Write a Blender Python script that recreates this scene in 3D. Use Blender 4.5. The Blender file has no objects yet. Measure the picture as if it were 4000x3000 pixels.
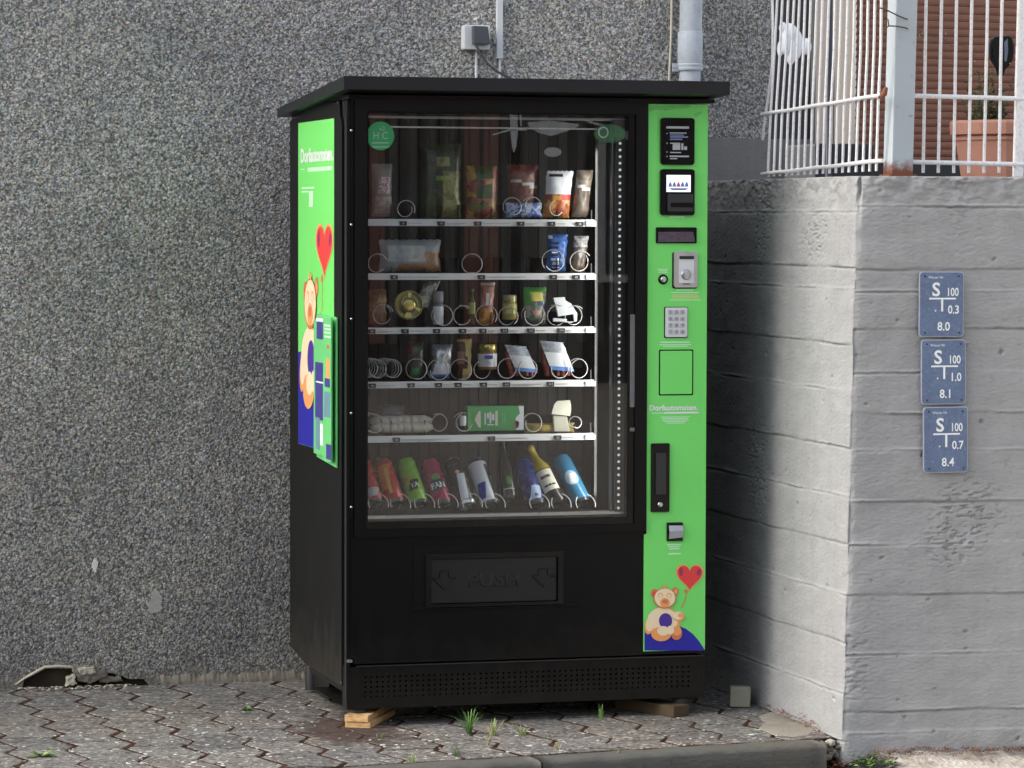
import bpy, bmesh, math, random
from math import sin, cos, pi, radians as rad, sqrt, atan2, exp
from mathutils import Vector, Matrix, noise
random.seed(7)
sc = bpy.context.scene
COL = sc.collection

# ------------------------------------------------------------------ camera (surveyed from the photograph)
CAM = Vector((-2.2467, -10.0343, 1.5138)); YAW, PITCH, ROLL, FPX = 0.26844, 0.0464, 0.00301, 13400.0
_f = Vector((sin(YAW)*cos(PITCH), cos(YAW)*cos(PITCH), -sin(PITCH)))
_r0 = Vector((cos(YAW), -sin(YAW), 0)); _u0 = _r0.cross(_f)
_r = cos(ROLL)*_r0 + sin(ROLL)*_u0; _u = -sin(ROLL)*_r0 + cos(ROLL)*_u0
cd = bpy.data.cameras.new('camera'); cam = bpy.data.objects.new('camera', cd); COL.objects.link(cam)
cd.sensor_width = 36; cd.sensor_fit = 'HORIZONTAL'; cd.lens = FPX/4000*36; cd.clip_start = .1; cd.clip_end = 2000
M = Matrix((_r, _u, -_f)).transposed().to_4x4(); M.translation = CAM; cam.matrix_world = M
sc.camera = cam

# ------------------------------------------------------------------ sky, sun, exposure
SUN_AZ, SUN_EL = rad(-14), rad(37)
w = bpy.data.worlds.new('World'); sc.world = w; w.use_nodes = True
nt = w.node_tree; nt.nodes.clear()
o_ = nt.nodes.new('ShaderNodeOutputWorld'); bg = nt.nodes.new('ShaderNodeBackground'); sk = nt.nodes.new('ShaderNodeTexSky')
sk.sky_type = 'NISHITA'; sk.sun_disc = False; sk.sun_elevation = SUN_EL
trav = Vector((cos(SUN_EL)*cos(SUN_AZ), cos(SUN_EL)*sin(SUN_AZ), -sin(SUN_EL)))
sk.sun_rotation = atan2(-trav.x, -trav.y); sk.air_density = 1.0; sk.dust_density = 4.0; sk.ozone_density = 1.0
bg.inputs['Strength'].default_value = 0.15
hs = nt.nodes.new('ShaderNodeHueSaturation'); hs.inputs['Saturation'].default_value = .5      # thin cloud greys the blue
nt.links.new(sk.outputs[0], hs.inputs['Color']); nt.links.new(hs.outputs[0], bg.inputs[0]); nt.links.new(bg.outputs[0], o_.inputs[0])
sl = bpy.data.lights.new('sun', 'SUN'); sl.energy = 1.35; sl.angle = rad(68); sl.color = (1, .99, .965)
so = bpy.data.objects.new('sun', sl); COL.objects.link(so); so.rotation_euler = trav.to_track_quat('-Z', 'Y').to_euler()
sc.view_settings.view_transform = 'Standard'; sc.view_settings.look = 'None'; sc.view_settings.gamma = 1
sc.view_settings.use_curve_mapping = False; sc.view_settings.exposure = 1.2
sc.cycles.max_bounces = 8; sc.cycles.transparent_max_bounces = 16

# ------------------------------------------------------------------ helpers
def on_plane(px, py, n, d):
    v = _f + (px-2000)/FPX*_r - (py-1500)/FPX*_u
    n = Vector(n); t = (d - n.dot(CAM))/n.dot(v); return CAM + t*v
def P(px, py, y=0.0):                       # measured photo point -> (x, z) on the vertical plane at depth y
    p = on_plane(px, py, (0, 1, 0), y); return p.x, p.z
def PS(px, py, x=0.0):                      # ... -> (y, z) on the side plane at x
    p = on_plane(px, py, (1, 0, 0), x); return p.y, p.z
def PG(px, py, z=0.0):                      # ... -> (x, y) on the ground
    p = on_plane(px, py, (0, 0, 1), z); return p.x, p.y

def tag(o, label=None, cat=None, group=None, kind=None):
    if label: o['label'] = label
    if cat: o['category'] = cat
    if group: o['group'] = group
    if kind: o['kind'] = kind
    return o
def thing(name, label, cat, loc=(0, 0, 0), group=None):
    o = bpy.data.objects.new(name, None); COL.objects.link(o); o.location = loc; o.empty_display_size = .05
    return tag(o, label, cat, group)
def link(name, me, parent=None, mats=()):
    o = bpy.data.objects.new(name, me); COL.objects.link(o)
    for m in mats: me.materials.append(m)
    if parent is not None:
        o.parent = parent
        o.matrix_parent_inverse = Matrix.Translation(parent_world(parent)).inverted()
    return o
def parent_world(p):
    v = Vector((0, 0, 0))
    while p is not None:
        v = v + p.location
        if p.parent is not None: v = v + p.matrix_parent_inverse.translation
        p = p.parent
    return v

class MB:
    """collects faces (with a material index) and links them as one mesh object"""
    def __init__(s): s.v = []; s.f = []; s.m = []; s.sm = []
    def face(s, idx, m=0, smooth=False): s.f.append(tuple(idx)); s.m.append(m); s.sm.append(smooth)
    def add(s, pts, faces, m=0, smooth=False):
        b = len(s.v); s.v += [tuple(p) for p in pts]
        for f in faces: s.face([b+i for i in f], m, smooth)
        return s
    def box(s, x0, x1, y0, y1, z0, z1, m=0, T=None):
        p = [(x, y, z) for z in (z0, z1) for y in (y0, y1) for x in (x0, x1)]
        if T: p = [T @ Vector(q) for q in p]
        return s.add(p, [(0, 2, 3, 1), (4, 5, 7, 6), (0, 1, 5, 4), (2, 6, 7, 3), (0, 4, 6, 2), (1, 3, 7, 5)], m)
    def prism(s, poly, a, b, frame=None, m=0, cap0=True):
        """poly in (u, v), extruded from depth a to depth b along the frame normal"""
        fr = frame or FRONT
        n = len(poly); pts = [fr(u, v, a) for u, v in poly] + [fr(u, v, b) for u, v in poly]
        fs = [tuple(range(n, 2*n))] + [(i, (i+1) % n, n+(i+1) % n, n+i) for i in range(n)]
        if cap0: fs.append(tuple(reversed(range(n))))
        return s.add(pts, fs, m)
    def flat(s, poly, d, frame=None, m=0):
        fr = frame or FRONT
        return s.add([fr(u, v, d) for u, v in poly], [tuple(range(len(poly)))], m)
    def tube(s, path, r, k=8, m=0, caps=True, smooth=True):
        path = [Vector(p) for p in path]; n = len(path); rs = r if isinstance(r, (list, tuple)) else [r]*n
        rings = []; prev = None
        for i, p in enumerate(path):
            t = (path[min(i+1, n-1)] - path[max(i-1, 0)]).normalized()
            a = prev if prev is not None else (Vector((0, 0, 1)) if abs(t.z) < .9 else Vector((1, 0, 0)))
            x = (a - t*a.dot(t)).normalized(); y = t.cross(x); prev = x
            rings.append([p + rs[i]*(cos(2*pi*j/k)*x + sin(2*pi*j/k)*y) for j in range(k)])
        b = len(s.v)
        for rg in rings: s.v += [tuple(q) for q in rg]
        for i in range(n-1):
            for j in range(k):
                s.face((b+i*k+j, b+i*k+(j+1) % k, b+(i+1)*k+(j+1) % k, b+(i+1)*k+j), m, smooth)
        if caps:
            c = len(s.v); s.v += s.v[b:b+k] + s.v[b+(n-1)*k:b+n*k]          # own vertices keep the end caps sharp
            s.face([c+j for j in reversed(range(k))], m); s.face([c+k+j for j in range(k)], m)
        return s
    def lathe(s, prof, base, axis=(0, 0, 1), k=20, ms=None, smooth=True, start=None):
        """prof: list of (r, h)"""
        ax = Vector(axis).normalized(); a = Vector(start) if start else (Vector((0, -1, 0)) if abs(ax.y) < .9 else Vector((0, 0, 1)))
        x = (a - ax*a.dot(ax)).normalized(); y = ax.cross(x); base = Vector(base); b = len(s.v)
        for r, h in prof:
            for j in range(k): s.v.append(tuple(base + ax*h + r*(cos(2*pi*j/k)*x + sin(2*pi*j/k)*y)))
        for i in range(len(prof)-1):
            for j in range(k):
                m = (ms(i, j) if callable(ms) else ms[i]) if ms else 0
                s.face((b+i*k+j, b+i*k+(j+1) % k, b+(i+1)*k+(j+1) % k, b+(i+1)*k+j), m, smooth)
        m0 = (ms(0, 0) if callable(ms) else ms[0]) if ms else 0; m1 = (ms(len(prof)-2, 0) if callable(ms) else ms[-1]) if ms else 0
        n = len(prof); c = len(s.v); s.v += s.v[b:b+k] + s.v[b+(n-1)*k:b+n*k]
        s.face([c+j for j in reversed(range(k))], m0); s.face([c+k+j for j in range(k)], m1)
        return s
    def build(s, name, mats, parent=None, bevel=0, origin=None):
        me = bpy.data.meshes.new(name)
        vs = s.v; off = Vector((0, 0, 0))
        if parent is None:
            if origin is None:
                xs = [v[0] for v in vs]; ys = [v[1] for v in vs]; zs = [v[2] for v in vs]
                origin = ((min(xs)+max(xs))/2, (min(ys)+max(ys))/2, min(zs))
            off = Vector(origin); vs = [(v[0]-off.x, v[1]-off.y, v[2]-off.z) for v in vs]
        me.from_pydata(vs, [], s.f); me.update()
        if not isinstance(mats, (list, tuple)): mats = [mats]
        for m in mats: me.materials.append(m)
        me.polygons.foreach_set('material_index', s.m); me.polygons.foreach_set('use_smooth', s.sm)
        if bevel:
            bm = bmesh.new(); bm.from_mesh(me)
            bmesh.ops.remove_doubles(bm, verts=bm.verts, dist=1e-5)
            es = [e for e in bm.edges if len(e.link_faces) == 2 and e.calc_face_angle(0) > .6]
            bmesh.ops.bevel(bm, geom=es, offset=bevel, segments=2, affect='EDGES', profile=.6, clamp_overlap=True)
            bm.to_mesh(me); bm.free()
        o = link(name, me, parent)
        if parent is None: o.location = off
        return o
def FRONT(u, v, d): return (u, -d, v)                  # u -> right, v -> up, d -> towards the street
def FR(y):  return lambda u, v, d: (u, y-d, v)
def SIDE(x): return lambda u, v, d: (x-d, -u, v)       # u -> towards the street

def rr(x0, x1, z0, z1, r=.005, k=4):                   # rounded rectangle polygon
    out = []
    for cx, cz, a0 in ((x1-r, z0+r, -90), (x1-r, z1-r, 0), (x0+r, z1-r, 90), (x0+r, z0+r, 180)):
        for i in range(k+1):
            a = rad(a0 + 90*i/k); out.append((cx+r*cos(a), cz+r*sin(a)))
    return out
def ell(cx, cz, rx, rz, k=28, rot=0):
    return [(cx + rx*cos(a)*cos(rot) - rz*sin(a)*sin(rot), cz + rx*cos(a)*sin(rot) + rz*sin(a)*cos(rot)) for a in [2*pi*i/k for i in range(k)]]
def pxrect(x0, y0, x1, y1, y=0.0):                     # photo rectangle -> (x0, x1, z0, z1) on plane y
    a = P(x0, (y0+y1)/2, y); b = P(x1, (y0+y1)/2, y); c = P((x0+x1)/2, y0, y); d = P((x0+x1)/2, y1, y)
    return a[0], b[0], d[1], c[1]

def text(s, u, v, h, m, parent, frame=None, d=.001, align='LEFT', name='lettering', sx=1.0, depth=0, bold=0, bev=0):
    cu = bpy.data.curves.new('t', 'FONT'); cu.body = s; cu.size = h/.72; cu.align_x = align; cu.extrude = depth; cu.offset = bold; cu.bevel_depth = bev
    cu.resolution_u = 3
    to = bpy.data.objects.new('t', cu); COL.objects.link(to)
    dg = bpy.context.evaluated_depsgraph_get(); me = bpy.data.meshes.new_from_object(to.evaluated_get(dg))
    bpy.data.objects.remove(to); bpy.data.curves.remove(cu)
    fr = frame or FRONT
    for q in me.vertices:
        q.co = Vector(fr(u + q.co.x*sx, v + q.co.y, d + q.co.z))
    me.materials.clear()
    return link(name, me, parent, [m])

# ------------------------------------------------------------------ materials
MATS = {}
def nodes(name):
    m = bpy.data.materials.new(name); m.use_nodes = True; n = m.node_tree; b = n.nodes['Principled BSDF']; return m, n, b
def L(n, a, b): n.links.new(a, b)
def mix(n, fac, a, b, mode='MIX'):
    x = n.nodes.new('ShaderNodeMix'); x.data_type = 'RGBA'; x.blend_type = mode
    for sock, val in ((x.inputs[0], fac), (x.inputs[6], a), (x.inputs[7], b)):
        if isinstance(val, (int, float)): sock.default_value = val
        elif isinstance(val, tuple): sock.default_value = (*val[:3], 1)
        else: n.links.new(val, sock)
    return x.outputs[2]
def tex(n, kind, scale, vec=None, **kw):
    t = n.nodes.new('ShaderNodeTex'+kind); t.inputs['Scale'].default_value = scale
    for k, v in kw.items():
        if k in ('feature', 'distance'): setattr(t, k, v)
        else: t.inputs[k].default_value = v
    if vec is not None: n.links.new(vec, t.inputs['Vector'])
    return t
def ramp(n, fac, stops, interp='LINEAR'):
    r = n.nodes.new('ShaderNodeValToRGB'); r.color_ramp.interpolation = interp
    e = r.color_ramp.elements
    while len(e) < len(stops): e.new(.5)
    for i, (p, c) in enumerate(stops):
        e[i].position = p; e[i].color = (*c, 1) if isinstance(c, tuple) else (c, c, c, 1)
    n.links.new(fac, r.inputs[0]); return r.outputs[0]
def world_pos(n):
    g = n.nodes.new('ShaderNodeNewGeometry'); return g.outputs['Position']
def bump(n, b, h, strength, dist=.002, prev=None):
    x = n.nodes.new('ShaderNodeBump'); x.inputs['Strength'].default_value = strength; x.inputs['Distance'].default_value = dist
    n.links.new(h, x.inputs['Height'])
    if prev is not None: n.links.new(prev, x.inputs['Normal'])
    n.links.new(x.outputs[0], b.inputs['Normal']); return x.outputs[0]
def pm(name, col, rough=.5, metal=0, var=.12, vs=9, bp=.08, bs=120, spec=.5, dirt=0, dirtc=(.05, .045, .04)):
    """painted / plain surface with slight uneven colour, gloss and relief"""
    m, n, b = nodes(name); p = world_pos(n)
    t = tex(n, 'Noise', vs, p, Detail=5, Roughness=.6)
    c = mix(n, t.outputs[0], tuple(x*(1-var) for x in col), tuple(min(1, x*(1+var)) for x in col))
    if dirt:
        t2 = tex(n, 'Noise', vs*3.1, p, Detail=8, Roughness=.7)
        f = ramp(n, t2.outputs[0], [(.5, 0.0), (.72, float(dirt))]); c = mix(n, f, c, dirtc)
    L(n, c, b.inputs['Base Color'])
    r = n.nodes.new('ShaderNodeMapRange'); L(n, t.outputs[0], r.inputs[0]); r.inputs[3].default_value = max(.02, rough-.1); r.inputs[4].default_value = min(1, rough+.12)
    L(n, r.outputs[0], b.inputs['Roughness'])
    b.inputs['Metallic'].default_value = metal; b.inputs['Specular IOR Level'].default_value = spec
    if bp:
        t3 = tex(n, 'Noise', bs, p, Detail=3); bump(n, b, t3.outputs[0], bp, .001)
    return m
def printed(name, cols, scale=40, rough=.35, stretch=(1, 1, 1)):
    """wrapper print: patches of a few colours"""
    m, n, b = nodes(name); p = world_pos(n)
    mp = n.nodes.new('ShaderNodeMapping'); L(n, p, mp.inputs[0]); mp.inputs['Scale'].default_value = stretch
    nz = tex(n, 'Noise', scale*.8, mp.outputs[0], Detail=2)
    dsp = mix(n, .04, mp.outputs[0], nz.outputs['Color'], 'ADD')
    v = tex(n, 'Voronoi', scale, dsp); st = []
    sep = n.nodes.new('ShaderNodeSeparateColor'); L(n, v.outputs['Color'], sep.inputs[0])
    for i, c in enumerate(cols): st.append((i/len(cols), c))
    c = ramp(n, sep.outputs[0], st, 'CONSTANT')
    t = tex(n, 'Noise', scale*3, p, Detail=3); c = mix(n, .18, c, t.outputs['Color'], 'OVERLAY')
    L(n, c, b.inputs['Base Color']); b.inputs['Roughness'].default_value = rough
    t2 = tex(n, 'Noise', 55, p, Detail=4); bump(n, b, t2.outputs[0], .6, .004)
    return m
BLACK = pm('black_paint', (.0022, .0023, .0025), .34, 0, .3, 5, .05, 200, .2)
def scuffed(m, amt, col=(.05, .05, .046)):
    n = m.node_tree; b = n.nodes['Principled BSDF']; src = b.inputs['Base Color'].links[0].from_socket; p = world_pos(n)
    mp = n.nodes.new('ShaderNodeMapping'); L(n, p, mp.inputs[0]); mp.inputs['Scale'].default_value = (30, 30, 2.2); mp.inputs['Rotation'].default_value = (.1, .15, 0)
    t = tex(n, 'Noise', 1.5, mp.outputs[0], Detail=9, Roughness=.75); f = ramp(n, t.outputs[0], [(.55, 0.0), (.78, amt)]); c = mix(n, f, src, col)
    s_ = n.nodes.new('ShaderNodeSeparateXYZ'); L(n, p, s_.inputs[0]); t2 = tex(n, 'Noise', 13, p, Detail=7, Roughness=.7); a = n.nodes.new('ShaderNodeMath'); a.operation = 'MULTIPLY_ADD'; a.inputs[1].default_value = .5
    L(n, t2.outputs[0], a.inputs[0]); L(n, s_.outputs[2], a.inputs[2]); r = n.nodes.new('ShaderNodeMapRange'); L(n, a.outputs[0], r.inputs[0]); r.inputs[1].default_value = .28; r.inputs[2].default_value = .55; r.inputs[3].default_value = amt*1.2; r.inputs[4].default_value = 0
    c = mix(n, r.outputs[0], c, (.10, .085, .065)); L(n, c, b.inputs['Base Color'])
scuffed(BLACK, .10)
BLACKS = pm('black_paint_lit_side', (.0065, .0065, .0062), .55, 0, .3, 3, .08, 90, .2, .5, (.011, .0105, .0095))  # the front's black made lighter: light on the left side put into the colour
scuffed(BLACKS, .22)
BLACKG = pm('black_gloss', (.002, .002, .0022), .2, 0, .1, 8, .0, 100, .25)
ROOFM = pm('roof_paint', (.008, .0088, .0098), .38, 0, .3, 7, .05, 100, .35)
DARKP = pm('dark_grey_plastic', (.022, .023, .025), .42, 0, .1)
INNER = pm('inner_liner', (.02, .021, .021), .5, 0, .35, 14)
TRAYM = pm('tray_metal', (.03, .03, .032), .4, .3, .3, 20)
WIRE = pm('spiral_wire', (.62, .6, .56), .35, .4, .1)
WHITE = pm('white_plastic', (.74, .75, .76), .4, 0, .05)
RAILW = pm('price_rail_white', (.82, .82, .8), .35, 0, .05, 30, 0)
PRGREY = pm('faded_print_grey', (.45, .46, .47), .5, 0, .1, 200, 0)
TAGB = pm('tag_black', (.02, .02, .022), .5)
ALU = pm('brushed_aluminium', (.5, .51, .52), .3, .9, .12, 40)
STEEL = pm('steel', (.6, .6, .6), .3, 1, .1)
ZINC = pm('galvanised_pipe', (.47, .505, .54), .55, .0, .22, 26, .12, 60, .5, .6, (.32, .35, .39))
GREEN = pm('green_film', (.20, .80, .165), .4, 0, .04, 6, .02, 200, .4)
GREEND = pm('green_film_dark', (.15, .62, .13), .45, 0, .2, 20, 0)
BLUE = pm('blue_print', (.02, .02, .36), .4, 0, .04, 6, 0, 200, .4)
PALEG = pm('pale_green_print', (.62, .95, .62), .45, 0, .03, 10, 0)
WHP = pm('white_print', (.85, .87, .85), .45, 0, .03, 10, 0)
YELP = pm('yellow_print', (.62, .74, .25), .45, 0, .03, 10, 0)
RED = pm('red_print', (.8, .055, .05), .45, 0, .04, 10, 0)
REDD = pm('dark_red_print', (.36, .03, .12), .45, 0, .04, 10, 0)
ORANGE = pm('orange_print', (.92, .38, .13), .45, 0, .04, 10, 0)
ORD = pm('dark_orange_print', (.72, .2, .08), .45, 0, .04, 10, 0)
CREAM = pm('cream_print', (.95, .77, .5), .45, 0, .04, 10, 0)
PURP = pm('purple_print', (.07, .03, .3), .45, 0, .04, 10, 0)
SCREENM, n_, b_ = nodes('lit_screen')
b_.inputs['Base Color'].default_value = (.5, .55, .65, 1); b_.inputs['Emission Color'].default_value = (.8, .88, 1, 1); b_.inputs['Emission Strength'].default_value = .55; b_.inputs['Roughness'].default_value = .2
LCD = pm('lcd_purple', (.085, .06, .09), .25, 0, .1, 20, 0)
LEDM, n_, b_ = nodes('led_diodes'); b_.inputs['Base Color'].default_value = (.8, .82, .8, 1); b_.inputs['Emission Color'].default_value = (1, 1, .97, 1); b_.inputs['Emission Strength'].default_value = .2
RUBBER = pm('rubber', (.02, .02, .02), .6)

def glass_mat(name, tint=(1, 1, 1), rough=0.0):
    m, n, b = nodes(name); n.nodes.remove(b)
    o = n.nodes['Material Output']; tr = n.nodes.new('ShaderNodeBsdfTransparent'); gl = n.nodes.new('ShaderNodeBsdfGlossy')
    tr.inputs[0].default_value = (*tint, 1); gl.inputs['Roughness'].default_value = rough
    fr = n.nodes.new('ShaderNodeFresnel'); fr.inputs[0].default_value = 1.38
    df = n.nodes.new('ShaderNodeBsdfDiffuse'); df.inputs[0].default_value = (.6, .6, .58, 1); dm = n.nodes.new('ShaderNodeMixShader')
    nz = tex(n, 'Noise', 9, world_pos(n), Detail=6, Roughness=.7); dr = n.nodes.new('ShaderNodeMapRange'); L(n, nz.outputs[0], dr.inputs[0]); dr.inputs[1].default_value = .35; dr.inputs[2].default_value = .8; dr.inputs[3].default_value = .002; dr.inputs[4].default_value = .016
    L(n, dr.outputs[0], dm.inputs[0]); L(n, tr.outputs[0], dm.inputs[1]); L(n, df.outputs[0], dm.inputs[2])
    mx = n.nodes.new('ShaderNodeMixShader'); L(n, fr.outputs[0], mx.inputs[0]); L(n, dm.outputs[0], mx.inputs[1]); L(n, gl.outputs[0], mx.inputs[2]); L(n, mx.outputs[0], o.inputs[0])
    return m
GLASS = glass_mat('door_glass', (.93, .94, .94))
def sheer(name, col, a):
    m, n, b = nodes(name); b.inputs['Base Color'].default_value = (*col, 1); b.inputs['Alpha'].default_value = a; b.inputs['Roughness'].default_value = .35; return m

# washed-aggregate render: every little stone gets its own tone
def aggregate(name, scale=128, tones=None, mul=2.5):
    m, n, b = nodes(name); p = world_pos(n)
    nz = tex(n, 'Noise', 60, p, Detail=3); dsp = mix(n, .012, p, nz.outputs['Color'], 'ADD')
    v = tex(n, 'Voronoi', scale, dsp); v2 = tex(n, 'Voronoi', scale*1.9, dsp)
    s1 = n.nodes.new('ShaderNodeSeparateColor'); L(n, v.outputs['Color'], s1.inputs[0])
    s2 = n.nodes.new('ShaderNodeSeparateColor'); L(n, v2.outputs['Color'], s2.inputs[0])
    tones = tones or [(0, (.018, .019, .021)), (.2, (.045, .046, .05)), (.38, (.10, .098, .095)), (.55, (.17, .165, .15)), (.72, (.27, .265, .25)), (.86, (.42, .40, .36)), (.95, (.55, .55, .56))]
    tones = [(q, tuple(x*mul for x in c)) for q, c in tones]
    a = ramp(n, s1.outputs[0], tones, 'CONSTANT'); c2 = ramp(n, s2.outputs[1], tones, 'CONSTANT')
    c = mix(n, .45, a, c2)
    wn = tex(n, 'Noise', 98, p, Detail=2, Roughness=.55, Distortion=.8); wf = ramp(n, wn.outputs[0], [(.41, (.022*mul, .022*mul, .023*mul)), (.5, (.12*mul, .118*mul, .112*mul)), (.57, (.40*mul, .39*mul, .36*mul))])
    c = mix(n, .5, c, wf); c = mix(n, .2, c, (.17*mul, .163*mul, .15*mul))
    hue = ramp(n, s1.outputs[2], [(0, (1.0, .98, .94)), (.3, (.93, .97, 1.06)), (.5, (1.06, .97, .9)), (.62, (.95, 1.03, .98)), (.8, (.94, .94, 1.1)), (.93, (1.15, .95, .82))], 'CONSTANT')
    c = mix(n, .85, c, hue, 'MULTIPLY')
    big = tex(n, 'Noise', 2.3, p, Detail=6, Roughness=.65)
    f = ramp(n, big.outputs[0], [(.3, (.76, .76, .78)), (.7, (1.14, 1.13, 1.09))]); c = mix(n, 1.0, c, f, 'MULTIPLY')
    edge = ramp(n, v.outputs['Distance'], [(.3, 1.0), (.75, .6)]); c = mix(n, 1.0, c, edge, 'MULTIPLY')
    L(n, c, b.inputs['Base Color']); b.inputs['Roughness'].default_value = .8; b.inputs['Specular IOR Level'].default_value = .35
    inv = n.nodes.new('ShaderNodeMath'); inv.operation = 'SUBTRACT'; inv.inputs[0].default_value = 1; L(n, v.outputs['Distance'], inv.inputs[1])
    q = bump(n, b, inv.outputs[0], .6, .005); bump(n, b, v2.outputs['Distance'], .5, .002, q)
    return m, n, b, c
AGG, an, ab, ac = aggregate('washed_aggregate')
# paler tan sandy splash zone just above the ground; whole wall darker towards the bottom, broken by noise
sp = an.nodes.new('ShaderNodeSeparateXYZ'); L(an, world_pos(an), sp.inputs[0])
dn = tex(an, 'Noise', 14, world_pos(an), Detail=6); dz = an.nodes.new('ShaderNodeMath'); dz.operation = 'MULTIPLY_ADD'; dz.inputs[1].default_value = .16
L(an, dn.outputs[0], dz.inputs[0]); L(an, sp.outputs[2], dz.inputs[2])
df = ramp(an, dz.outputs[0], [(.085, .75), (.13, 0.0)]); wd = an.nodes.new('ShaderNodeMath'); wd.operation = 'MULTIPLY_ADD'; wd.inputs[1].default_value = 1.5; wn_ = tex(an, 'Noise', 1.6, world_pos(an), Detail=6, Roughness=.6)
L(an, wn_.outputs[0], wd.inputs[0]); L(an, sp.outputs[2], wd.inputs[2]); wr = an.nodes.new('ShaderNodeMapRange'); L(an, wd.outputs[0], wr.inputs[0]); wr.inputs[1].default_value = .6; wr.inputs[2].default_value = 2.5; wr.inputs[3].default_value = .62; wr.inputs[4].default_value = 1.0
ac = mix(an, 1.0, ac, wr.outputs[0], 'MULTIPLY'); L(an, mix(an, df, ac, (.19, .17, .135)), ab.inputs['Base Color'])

def concrete(name, col, dark, tan=None, rough=.85, bs=1.0):
    m, n, b = nodes(name); p = world_pos(n)
    st = n.nodes.new('ShaderNodeMapping'); L(n, p, st.inputs[0]); st.inputs['Scale'].default_value = (1, 1, 3)
    t = tex(n, 'Noise', 5, st.outputs[0], Detail=8, Roughness=.65); c = mix(n, t.outputs[0], tuple(x*.82 for x in col), tuple(x*1.15 for x in col))
    t2 = tex(n, 'Noise', 38, p, Detail=6, Roughness=.7); f = ramp(n, t2.outputs[0], [(.56, 0.0), (.7, .5)]); c = mix(n, f, c, dark)
    sm = n.nodes.new('ShaderNodeMapping'); L(n, p, sm.inputs[0]); sm.inputs['Scale'].default_value = (11, 11, .9)
    t6 = tex(n, 'Noise', 1.6, sm.outputs[0], Detail=6, Roughness=.6); c = mix(n, 1.0, c, ramp(n, t6.outputs[0], [(.35, (.94, .94, .935)), (.55, (1.0, 1.0, 1.0)), (.75, (1.02, 1.02, 1.02))]), 'MULTIPLY')
    t7 = tex(n, 'Voronoi', 34, p); c = mix(n, 1.0, c, ramp(n, t7.outputs['Distance'], [(.03, (.55, .55, .54)), (.07, (1, 1, 1))]), 'MULTIPLY')
    if tan:
        t4 = tex(n, 'Noise', 2.2, p, Detail=5); f = ramp(n, t4.outputs[0], [(.5, 0.0), (.66, .7)]); c = mix(n, f, c, tan)
    L(n, c, b.inputs['Base Color']); b.inputs['Roughness'].default_value = rough; b.inputs['Specular IOR Level'].default_value = .3
    t3 = tex(n, 'Noise', 130, p, Detail=5, Roughness=.7); q = bump(n, b, t3.outputs[0], .35*bs, .003)
    t5 = tex(n, 'Noise', 28, st.outputs[0], Detail=4); bump(n, b, t5.outputs[0], .3*bs, .006, q)
    return m
PAINTC = concrete('painted_concrete', (.352, .35, .345), (.245, .243, .238), bs=1.0)
PLINTH = concrete('grey_plaster', (.27, .26, .245), (.15, .145, .135))
KERBM = concrete('kerb_concrete', (.115, .11, .095), (.03, .028, .022), (.15, .125, .09), bs=1.8)
MORTARP = concrete('mortar_dirty', (.36, .335, .275), (.12, .1, .08), (.22, .19, .15))
MORTAR = concrete('mortar', (.5, .46, .36), (.2, .175, .14))
MORTARD = concrete('dark_mortar', (.2, .175, .14), (.07, .06, .05))
STONEM = concrete('sandy_stone', (.32, .31, .24), (.14, .13, .1))
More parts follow.
